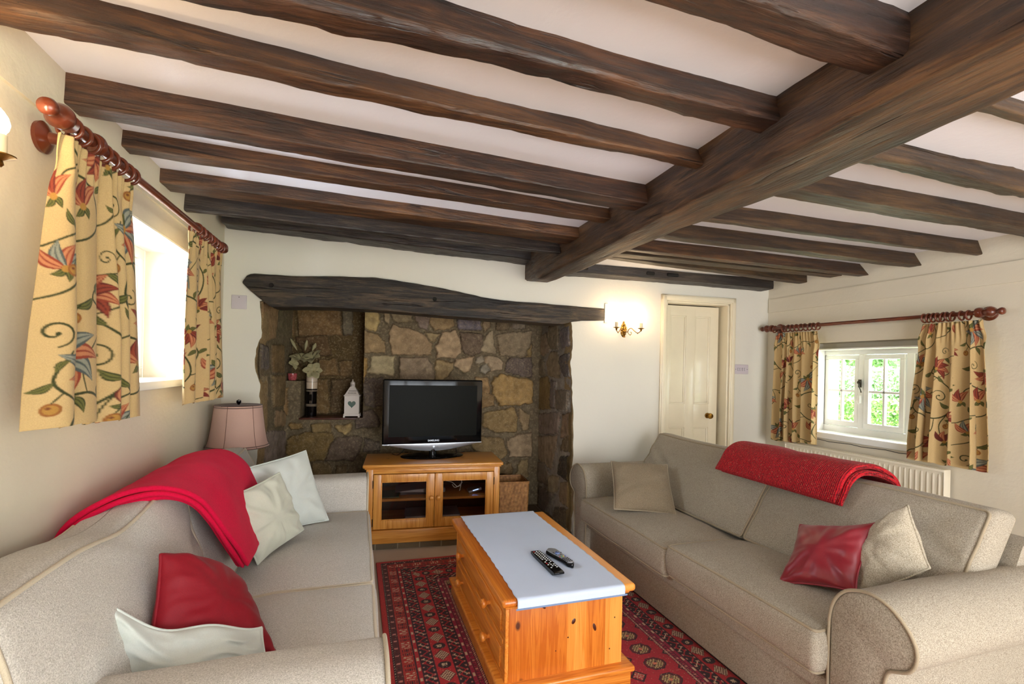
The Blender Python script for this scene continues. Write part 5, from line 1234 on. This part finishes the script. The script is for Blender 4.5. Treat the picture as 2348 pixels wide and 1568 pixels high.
# ------------------------------------------------------------------ painted cloth patterns
def lin(c):
    c=np.array(c,float)/255;return np.where(c<=.04045,c/12.92,((c+.055)/1.055)**2.4)
def floral_tile(base):
    RS=.0009;W_,H_=.36,.64;nx,ny=int(W_/RS),int(H_/RS)
    img=np.zeros((ny,nx,3))+lin(base)
    YY,XX=np.mgrid[0:ny,0:nx];XX=(XX+.5)*RS;YY=(YY+.5)*RS
    green=lin((62,66,36));green2=lin((110,108,56));red=lin((146,66,46));red2=lin((104,46,38));pink=lin((196,128,88));blue=lin((84,92,88));gold=lin((176,130,62))
    def near(cx,cy,r):
        dx=(XX-cx+W_/2)%W_-W_/2;dy=(YY-cy+H_/2)%H_-H_/2;return dx,dy
    def disc(cx,cy,r,col,a=1):
        ix0=int((cx-r)/RS)-1;ix1=int((cx+r)/RS)+2;iy0=int((cy-r)/RS)-1;iy1=int((cy+r)/RS)+2
        jx=np.arange(ix0,ix1);jy=np.arange(iy0,iy1);gx,gy=np.meshgrid(jx,jy)
        m=((gx+.5)*RS-cx)**2+((gy+.5)*RS-cy)**2<r*r
        img[gy[m]%ny,gx[m]%nx]=img[gy[m]%ny,gx[m]%nx]*(1-a)+col*a
    def stroke(P,w,col):
        C=catmull([(p[0],p[1],0) for p in P],44)
        for i,p in enumerate(C):
            t=i/len(C);disc(p.x,p.y,max(.0011,w*(.65+.35*math.sin(PI*t))),col)
    def leaf(x,y,an,L,w,c1,c2):
        r=L;ix=np.arange(int((x-r)/RS)-1,int((x+r)/RS)+2);iy=np.arange(int((y-r)/RS)-1,int((y+r)/RS)+2);gx,gy=np.meshgrid(ix,iy)
        dx=(gx+.5)*RS-x;dy=(gy+.5)*RS-y;u=(dx*math.cos(an)+dy*math.sin(an))/L;v=(-dx*math.sin(an)+dy*math.cos(an))
        v=v-.16*L*np.sin(PI*np.clip(u,0,1))
        ww=w*np.sin(PI*np.clip(u,0,1)**.8)
        m=(u>0)&(u<1)&(np.abs(v)<ww)
        inner=m&(np.abs(v)>ww*.35)
        img[gy[m]%ny,gx[m]%nx]=c2
        e=m&((np.abs(v)>ww*.62)|(np.abs(v)<ww*.12));img[gy[e]%ny,gx[e]%nx]=c1
    def flower(x,y,s,an,cols,n=5):
        for k in range(n):
            a=an+(k-(n-1)/2)*.62;leaf(x,y,a,s,s*.20,cols[0] if k%2 else cols[1],cols[2] if k%2 else cols[3])
        leaf(x,y,an+PI+.6,s*.45,s*.12,green,green2);leaf(x,y,an+PI-.6,s*.45,s*.12,green,green2);disc(x,y,s*.12,gold)
    def spiral(x,y,r,a0,dirn,w):
        P=[(x+r*(1-.86*t)*math.cos(a0+dirn*t*7.2),y+r*(1-.86*t)*math.sin(a0+dirn*t*7.2)) for t in [k/14 for k in range(15)]];stroke(P,w,green);disc(*P[-1],w*1.7,green)
        return P[0]
    stroke([(.02,0),(.09,.04),(.16,.035),(.22,.08),(.20,.15),(.12,.19),(.07,.26),(.10,.33),(.19,.36),(.27,.33),(.33,.38),(.34,.46),(.27,.53),(.2,.56),(.25,.61),(.38,.64)],.0030,green)
    stroke([(.0,.53),(.06,.56),(.10,.62),(.07,.70)],.0024,green);stroke([(.33,.38),(.29,.30),(.31,.22)],.0022,green);stroke([(.19,.36),(.18,.42),(.22,.48),(.27,.53)],.0018,green)
    stroke([(.22,.08),(.30,.10),(.34,.16),(.31,.22)],.0024,green);stroke([(.12,.19),(.05,.16),(.03,.11)],.0022,green)
    stroke([(.27,.33),(.26,.27),(.22,.24)],.0022,green);stroke([(.10,.33),(.05,.38),(.07,.44)],.0024,green);stroke([(.27,.53),(.33,.56),(.35,.60)],.002,green)
    spiral(.285,.44,.032,2.6,-1,.0022);spiral(.045,.475,.028,-1.4,1,.0022);spiral(.15,.27,.022,1.2,-1,.0018);spiral(.30,.02,.02,0,1,.0016)
    flower(.135,.435,.085,-PI/2+.3,(red,blue,pink,lin((150,150,132))),7)
    flower(.21,.235,.060,-PI/2-.5,(red,red2,pink,red),5)
    flower(.31,.225,.055,PI/2,(red,red2,pink,red2),3);flower(.03,.10,.062,PI/2+.1,(red2,red,red,pink),3)
    flower(.17,.11,.066,PI/2,(red2,red,red,pink),3)
    flower(.265,.575,.062,.3,(red,red2,pink,red),5);flower(.055,.60,.058,PI/2-.4,(blue,red,lin((150,150,132)),pink),5);flower(.33,.33,.05,0.6,(red2,red,pink,red2),4)
    for(x,y,a,L) in((.08,.05,2.2,.04),(.12,.03,-.9,.035),(.21,.15,.3,.04),(.10,.21,2.4,.045),(.08,.27,3.4,.05),(.08,.31,.6,.036),(.16,.355,-1.,.045),(.22,.35,1.1,.035),(.33,.39,2.6,.05),(.34,.46,.4,.036),(.30,.51,2.2,.04),(.2,.56,3.6,.05),(.21,.57,1.2,.03),(.30,.625,-.8,.04),(.34,.16,.5,.035),(.33,.13,2.8,.03),(.05,.38,3.6,.035),(.05,.40,.9,.03),(.26,.27,2.7,.035),(.25,.10,1.7,.03)):
        leaf(x%W_,y%H_,a,L,L*.19,green,green2)
    for(x,y) in((.235,.035),(.05,.33),(.315,.30),(.16,.515),(.07,.60)):
        disc(x,y,.0125,lin((150,96,48)));disc(x,y,.0085,gold);disc(x-.003,y+.003,.003,lin((120,70,40)))
        stroke([(x,y+.012),(x+.012,y+.03)],.0015,green)
    img=(img*4+np.roll(img,1,0)+np.roll(img,-1,0)+np.roll(img,1,1)+np.roll(img,-1,1))/8
    return img,RS,W_,H_
FT=floral_tile((206,175,122))
def sample_tile(u,v,FT=FT):
    img,RS,W_,H_=FT;u=u/1.25;v=v/1.25;k=np.floor(u/W_).astype(int)
    v=v+np.where(k%2==0,0,H_/2)
    fx=(u%W_)/RS-.5;fy=(v%H_)/RS-.5;ix=np.floor(fx).astype(int);iy=np.floor(fy).astype(int);tx=(fx-ix)[...,None];ty=(fy-iy)[...,None]
    g=lambda a,b:img[(iy+b)%img.shape[0],(ix+a)%img.shape[1]]
    return (g(0,0)*(1-tx)+g(1,0)*tx)*(1-ty)+(g(0,1)*(1-tx)+g(1,1)*tx)*ty
def curtain(label,x,top,bot,zt,zbm,cloth,nf,side,u0,seed,ph=0,amp=.03,grp=None,xb=0):
    """top=(ya,yb) bot=(ya,yb) along the wall; u runs from ya to yb; side=+1 folds bulge to +x"""
    t=thing('curtain',label,'curtain',(x,(top[0]+top[1])/2,zt[0]),group=grp)
    nu=int(cloth/.0019);nv=int((zt[0]-zbm[0])/.0019)
    U=np.linspace(0,1,nu);V=np.linspace(0,1,nv);UU,VV=np.meshgrid(U,V)
    warp=UU+.045*np.sin(2*PI*UU*1.3+seed)+.02*np.sin(2*PI*UU*3.1+seed*2)
    phs=2*PI*nf*warp+ph+.5*np.sin(VV*2.2+seed)*VV
    shape=np.cos(phs)+.28*np.cos(2*phs+.7)
    A=amp*(.16+.84*np.clip(VV*1.5,0,1)**.8)*(.75+.35*np.sin(2*PI*UU*1.7+seed*1.3))
    tight=np.clip(1-VV/.12,0,1)
    pleat=.008*np.cos(2*PI*nf*3*UU+seed)*np.clip(1-VV/.18,0,1)
    sidesh=np.sin(phs)*.55*A*(VV**.5)
    ya=top[0]+(bot[0]-top[0])*np.clip(VV*1.15,0,1)**.8;yb=top[1]+(bot[1]-top[1])*np.clip(VV*1.15,0,1)**.8
    neck=-.012*np.exp(-((VV-.115)/.05)**2)
    yy=ya-neck+(yb-ya+2*neck)*UU+sidesh
    xx=x+side*(shape*A+pleat)+xb*VV
    ztop=zt[0]+(zt[1]-zt[0])*UU;zbo=zbm[0]+(zbm[1]-zbm[0])*UU+.006*np.cos(phs)
    zz=ztop+(zbo-ztop)*VV
    sy=np.sqrt(np.gradient(yy,axis=1)**2+np.gradient(xx,axis=1)**2).mean(axis=0);su=np.cumsum(sy)
    col=sample_tile(np.broadcast_to(su,UU.shape)+u0,(1-VV)*(zt[0]-zbm[0])+seed*.37)
    mb=MB()
    P=np.stack([xx-x,yy-(top[0]+top[1])/2,zz-zt[0]],-1).reshape(-1,3)
    me=bpy.data.meshes.new('cloth')
    idx=np.arange(nu*nv).reshape(nv,nu);F=np.stack([idx[:-1,:-1],idx[:-1,1:],idx[1:,1:],idx[1:,:-1]],-1).reshape(-1,4)
    me.vertices.add(len(P));me.vertices.foreach_set('co',P.astype(np.float32).ravel())
    me.loops.add(F.size);me.loops.foreach_set('vertex_index',F.astype(np.int32).ravel())
    me.polygons.add(len(F));me.polygons.foreach_set('loop_start',np.arange(0,F.size,4,dtype=np.int32))
    me.update(calc_edges=True)
    at=me.color_attributes.new('Col','FLOAT_COLOR','POINT');cc=np.ones((len(P),4),np.float32);cc[:,:3]=col.reshape(-1,3);at.data.foreach_set('color',cc.ravel())
    me.materials.append(M['curtain']);me.shade_smooth();o=bpy.data.objects.new('cloth',me);COL.objects.link(o);o.parent=t
    so=o.modifiers.new('s','SOLIDIFY');so.thickness=.003;so.offset=0
    return t
M['curtain']=vcol('floral_linen_curtain',.85,420,.25,.1)
curtain('near floral linen curtain at the left window, largest of the four',-.70,(1.465,1.835),(1.395,1.895),(1.905,1.912),(1.185,1.16),.86,4.6,1,.02,1.0,ph=2.6,amp=.034,xb=.005)
curtain('narrow floral linen curtain at the far side of the left window',-.70,(2.43,2.945),(2.385,2.99),(1.922,1.935),(1.165,1.155),.95,5.5,1,.21,2.1,ph=1.0,amp=.03)
curtain('floral linen curtain on the left side of the small far window',XR-.10,(3.19,2.80),(3.205,2.79),(1.698,1.692),(.79,.815),.85,5.5,-1,.1,3.3,ph=.4,amp=.028)
curtain('floral linen curtain on the right side of the small far window above the radiator end',XR-.10,(2.075,1.775),(2.14,1.725),(1.685,1.688),(.825,.825),.9,4.6,-1,.05,4.7,ph=2.2,amp=.034)
# ------------------------------------------------------------------ rug
def rug():
    x0,x1,y0,y1=.155,1.845,.35,3.386
    xs=np.concatenate([np.arange(x0,.62,.0035),np.arange(.62,1.1,.006),np.arange(1.1,1.68,.0035),np.linspace(1.68,x1,36)])
    ys=np.arange(y0,y1+.001,.0042);Xg,Yg=np.meshgrid(xs,ys)
    dx=np.minimum(Xg-x0,x1-Xg);dy=np.minimum(Yg-y0,y1-Yg)
    d=np.minimum(dx,dy);a=np.where(dx<dy,Yg,Xg)   # border depth and run
    R=lambda *c:lin(c)
    col=np.zeros(Xg.shape+(3,))+R(150,26,30)
    dark=R(44,10,16);red=R(178,22,28);ored=R(172,40,26);cream=R(206,176,140);lit_mag=R(150,16,52);pk=R(198,120,104);brn=R(92,30,22)  # magenta stands for how the light tints the inner bands
    rs=np.random.RandomState(3);rn=rs.rand(*Xg.shape)
    def band(a0,a1,c):
        m=(d>=a0)&(d<a1);col[m]=c;return m
    def motif(a0,a1,per,fn,c,bg=None):
        if bg is not None: band(a0,a1,bg)
        m=(d>=a0)&(d<a1);u=((a/per)%1-.5)*2;v=((d-a0)/(a1-a0)-.5)*2;k=np.floor(a/per).astype(int)
        mm=m&fn(u,v,k);col[mm]=c
    band(0,.03,R(186,36,28));band(.03,.042,dark);motif(.032,.040,.018,lambda u,v,k:(np.abs(u)<.3)&(np.abs(v)<.6),cream)
    band(.042,.064,brn);motif(.044,.062,.062,lambda u,v,k:(u**2*9+v**2<.8),pk);motif(.044,.062,.031,lambda u,v,k:(np.abs(np.abs(u)-.5)<.14)&(np.abs(v)<.6),dark)
    band(.064,.070,dark);band(.070,.125,ored)
    motif(.074,.121,.12,lambda u,v,k:(np.abs(u)<.42)&(np.abs(v)<.85)&(((np.floor((u+v)*6)+np.floor((u-v)*6))%3)==0),cream)
    motif(.074,.121,.12,lambda u,v,k:(np.abs(np.abs(u)-.75)<.16)&((np.floor(v*5)%2)==0),dark)
    band(.125,.130,dark);band(.130,.148,red);motif(.134,.144,.075,lambda u,v,k:(np.abs(u)<.3),cream);band(.148,.153,dark)
    def zig(a0,a1,per):
        band(a0,a1,dark)
        motif(a0,a1,per,lambda u,v,k:(np.abs(v-.55*np.sign(u)*(1-2*np.abs(np.abs(u)-.5)))<.16),red)
        motif(a0,a1,per,lambda u,v,k:(np.abs(v+.5*np.sin(u*PI))<.13)&(np.abs(u)<.75)&((k%2)==0),cream)
        motif(a0,a1,per*.5,lambda u,v,k:(np.abs(np.abs(v)-.75)<.12)&(np.abs(u)<.35),pk)
    zig(.153,.208,.06);band(.208,.213,dark);band(.213,.292,red)
    def dia(u,v): return np.abs(u)*1.0+np.abs(v)*.9
    per=.153*1.0
    motif(.215,.290,per,lambda u,v,k:(dia(((u+1)%2-1)*1.6,v)<.92)&(dia(((u+1)%2-1)*1.6,v)>.0),brn)
    motif(.215,.290,per,lambda u,v,k:(dia(((u+1)%2-1)*1.6,v)<.86)&((np.floor(((u+1)%2-1)*9)+np.floor(v*6))%2==0),cream)
    motif(.215,.290,per,lambda u,v,k:(((np.abs(u)-1)/.34)**2+(v/.8)**2<1),dark)
    motif(.215,.290,per,lambda u,v,k:(np.abs(np.abs(u)-1)<.14)&(np.abs(v)<.3)&(rn<.6),cream)
    band(.292,.297,dark);zig(.297,.350,.06);band(.350,.354,dark);band(.354,.372,lit_mag);motif(.358,.368,.08,lambda u,v,k:(np.abs(u)<.3),cream);band(.372,.376,dark)
    band(.376,.394,lit_mag);motif(.378,.392,.062,lambda u,v,k:(u**2*6+v**2<.8),pk);motif(.378,.392,.031,lambda u,v,k:(np.abs(np.abs(u)-.5)<.13),dark)
    band(.394,.397,dark);motif(.397,.407,.014,lambda u,v,k:(np.abs(v-u)<.5),cream,lit_mag);band(.407,.411,dark)
    f=d>=.411;col[f]=R(172,18,36)
    # field of small octagonal guls
    px_,py_=.245,.119;cxf,cyf=1.335,1.888
    gu=((Xg-cxf)/px_+.5)%1-.5;gv=((Yg-cyf)/py_+.5)%1-.5;U_=gu*px_;V_=gv*py_
    oc=np.maximum(np.maximum(np.abs(U_)/1.05,np.abs(V_)*1.15),(np.abs(U_)+np.abs(V_))*.74)
    m=f&(oc<.050);col[m]=dark;m=f&(oc<.044);col[m]=R(96,18,24);m=f&(oc<.037)&(((np.floor(U_/.0075)+np.floor(V_/.0075))%2)==0);col[m]=R(190,170,110)
    m=f&(oc<.037)&(np.abs(np.abs(U_)-np.abs(V_))<.003);col[m]=dark;m=f&(oc<.010);col[m]=R(210,120,90)
    gu2=((Xg-cxf)/px_)%1-.5;U2=gu2*px_;gv2=((Yg-cyf)/py_)%1-.5;V2=gv2*py_
    m=f&(np.abs(U2)+np.abs(V2)<.042)&(np.abs(U2)+np.abs(V2)>.030);col[m]=dark;m=f&(np.abs(U2)+np.abs(V2)<.028)&(((np.floor(U2/.006)+np.floor(V2/.006))%3)==0);col[m]=R(200,170,130)
    sp=rs.rand(*Xg.shape)>.985;sp&=(d>.03);col[sp]=col[sp]*.4+R(190,150,110)*.6
    col*= (1.0+.5*rs.rand(*Xg.shape))[...,None]
    Z=.0085+.0012*np.sin(Xg*9+np.sin(Yg*5))
    edge=np.clip(np.minimum(dx,dy)/.004,0,1);Z*=.35+.65*edge
    P=np.stack([Xg-1.0,Yg-1.87,Z],-1).reshape(-1,3);ny,nx=Xg.shape
    idx=np.arange(nx*ny).reshape(ny,nx);F=np.stack([idx[:-1,:-1],idx[:-1,1:],idx[1:,1:],idx[1:,:-1]],-1).reshape(-1,4)
    me=bpy.data.meshes.new('rug');me.vertices.add(len(P));me.vertices.foreach_set('co',P.astype(np.float32).ravel())
    me.loops.add(F.size);me.loops.foreach_set('vertex_index',F.astype(np.int32).ravel());me.polygons.add(len(F));me.polygons.foreach_set('loop_start',np.arange(0,F.size,4,dtype=np.int32));me.update(calc_edges=True)
    at=me.color_attributes.new('Col','FLOAT_COLOR','POINT');cc=np.ones((len(P),4),np.float32);cc[:,:3]=np.clip(col.reshape(-1,3),0,1);at.data.foreach_set('color',cc.ravel())
    me.materials.append(vcol('rug_wool',.95,500,.5,.15));me.shade_smooth();o=bpy.data.objects.new('rug',me);COL.objects.link(o);o.location=(1.0,1.87,.0006)
    so=o.modifiers.new('s','SOLIDIFY');so.thickness=.003;so.offset=-1
    tag(o,'deep red patterned wool rug with dark borders under the coffee table','rug')
rug()
# ------------------------------------------------------------------ garden beyond the far window
m=MB();m.box(XR+.4,30,-22,24,-.12,-.02);g=m.build('lawn',M['grass'],smooth=False);tag(g,'sunlit lawn outside the far window','lawn',kind='stuff')
def leaves(name,mat,label,cat,boxes,n,size,seed,kind=None,trunk=None):
    rs=np.random.RandomState(seed);V=[];F=[]
    for (c,rad,wt,shp) in boxes:
        k=int(n*wt)
        q=rs.normal(size=(k,3));q/=np.linalg.norm(q,axis=1)[:,None]
        if shp=='box': p=(rs.rand(k,3)*2-1);ax=rs.randint(0,3,k);p[np.arange(k),ax]=np.sign(p[np.arange(k),ax])*(1-.12*rs.rand(k))
        else: p=q*(rs.rand(k,1)**.4)
        p=p*np.array(rad)+np.array(c)
        a=rs.normal(size=(k,3));a/=np.linalg.norm(a,axis=1)[:,None];b=np.cross(a,rs.normal(size=(k,3)));b/=np.linalg.norm(b,axis=1)[:,None]
        s=size*(.6+.8*rs.rand(k,1))
        n0=len(V)*1
        quad=np.stack([p-a*s,p-b*s*.45,p+a*s,p+b*s*.45],1).reshape(-1,3)
        base=sum(len(v) for v in V);V.append(quad);F.append(base+np.arange(k*4).reshape(-1,4))
    V=np.concatenate(V);F=np.concatenate(F)
    me=bpy.data.meshes.new(name);me.from_pydata(V.tolist(),[],F.tolist());me.materials.append(mat);me.update();o=bpy.data.objects.new('foliage' if trunk else name,me);COL.objects.link(o)
    if trunk:
        t=thing(name,label,cat,trunk);o.location=-Vector(trunk);o.parent=t
        mb=MB();mb.tube([(0,0,0),(.05,.05,1.2),(0,.1,2.4)],[.16,.12,.08],n=10);mb.tube([(0.02,.05,1.3),(.1,-.6,2.3)],[.07,.04],n=8);mb.tube([(0.02,.05,1.5),(.1,.8,2.6)],[.07,.04],n=8);mb.build('trunk',M['bark'],t)
    else: tag(o,label,cat,kind=kind)
leaves('hedge',M['leaf'],'clipped green hedge across the lawn outside the far window','hedge',[((11.6,7.0,.40),(.5,5.0,.40),1,'box')],26000,.06,1)
leaves('tree',M['leaf2'],'leafy tree behind the hedge, seen through the left panes','tree',[((17,13.0,2.4),(1.8,2.0,1.7),.6,'s'),((17.5,11.8,3.2),(1.6,1.8,1.6),.4,'s')],12000,.09,2,trunk=(17,12,-.02))
leaves('tree',M['leaf2'],'leafy tree behind the hedge, seen through the right panes','tree',[((16,8.2,2.3),(1.8,2.4,1.9),.6,'s'),((17,6.8,3.0),(1.6,1.8,1.8),.4,'s')],16000,.09,3,trunk=(16,8,-.02))
leaves('shrub',M['leaf2'],'loose pale shrub rising just behind the clipped hedge','shrub',[((13.6,8.2,.9),(.7,5.5,.75),1,'s')],16000,.07,4)
# ------------------------------------------------------------------ camera
F_=1100.0
cd=bpy.data.cameras.new('camera');cam=bpy.data.objects.new('camera',cd);COL.objects.link(cam);SC.camera=cam
cd.sensor_width=36;cd.sensor_fit='HORIZONTAL';cd.lens=36*F_/2348;cd.shift_x=0;cd.shift_y=61/2348
cd.clip_start=.02;cd.clip_end=200
YAW=math.atan((1174-817+7*.022)/1100);ROLL=math.atan(.022)
cam.matrix_world=Matrix.Translation((0,0,1.35))@Matrix.Rotation(-YAW,4,'Z')@Matrix.Rotation(PI/2,4,'X')@Matrix.Rotation(ROLL,4,'Z')
# ------------------------------------------------------------------ light
w=bpy.data.worlds.new('sky');SC.world=w;w.use_nodes=True
bg=w.node_tree.nodes['Background'];bg.inputs[0].default_value=(.86,.93,1,1);bg.inputs[1].default_value=SKY
def area(name,loc,rot,sx,sy,e,col=(1,1,1)):
    l=bpy.data.lights.new(name,'AREA');l.shape='RECTANGLE';l.size=sx;l.size_y=sy;l.energy=e;l.color=col
    o=bpy.data.objects.new(name,l);COL.objects.link(o);o.location=loc;o.rotation_euler=rot;return o
area('daylight_left_window',(XL-.50,2.3,1.62),(0,math.radians(-90),0),.62,1.1,EL,(.74,.86,1))
area('daylight_far_window',(XR+.45,2.45,1.28),(0,math.radians(90),0),.64,1.0,ER,(.86,.93,1))
area('rear_fill_light',(1.4,YB-.35,.95),(math.radians(112),0,0),2.3,1.8,EB,(.97,.98,1))  # added fill light behind the camera, tilted up to brighten the ceiling
s=bpy.data.lights.new('sun','SUN');s.energy=SUN;s.angle=.02;s.color=(1,.95,.85);so_=bpy.data.objects.new('sun',s);COL.objects.link(so_)
so_.rotation_euler=Vector((-.15,-.75,.9)).to_track_quat('Z','Y').to_euler()
SC.view_settings.view_transform='Standard';SC.view_settings.look='None';SC.view_settings.gamma=1;SC.view_settings.use_curve_mapping=False
SC.view_settings.exposure=EXPO
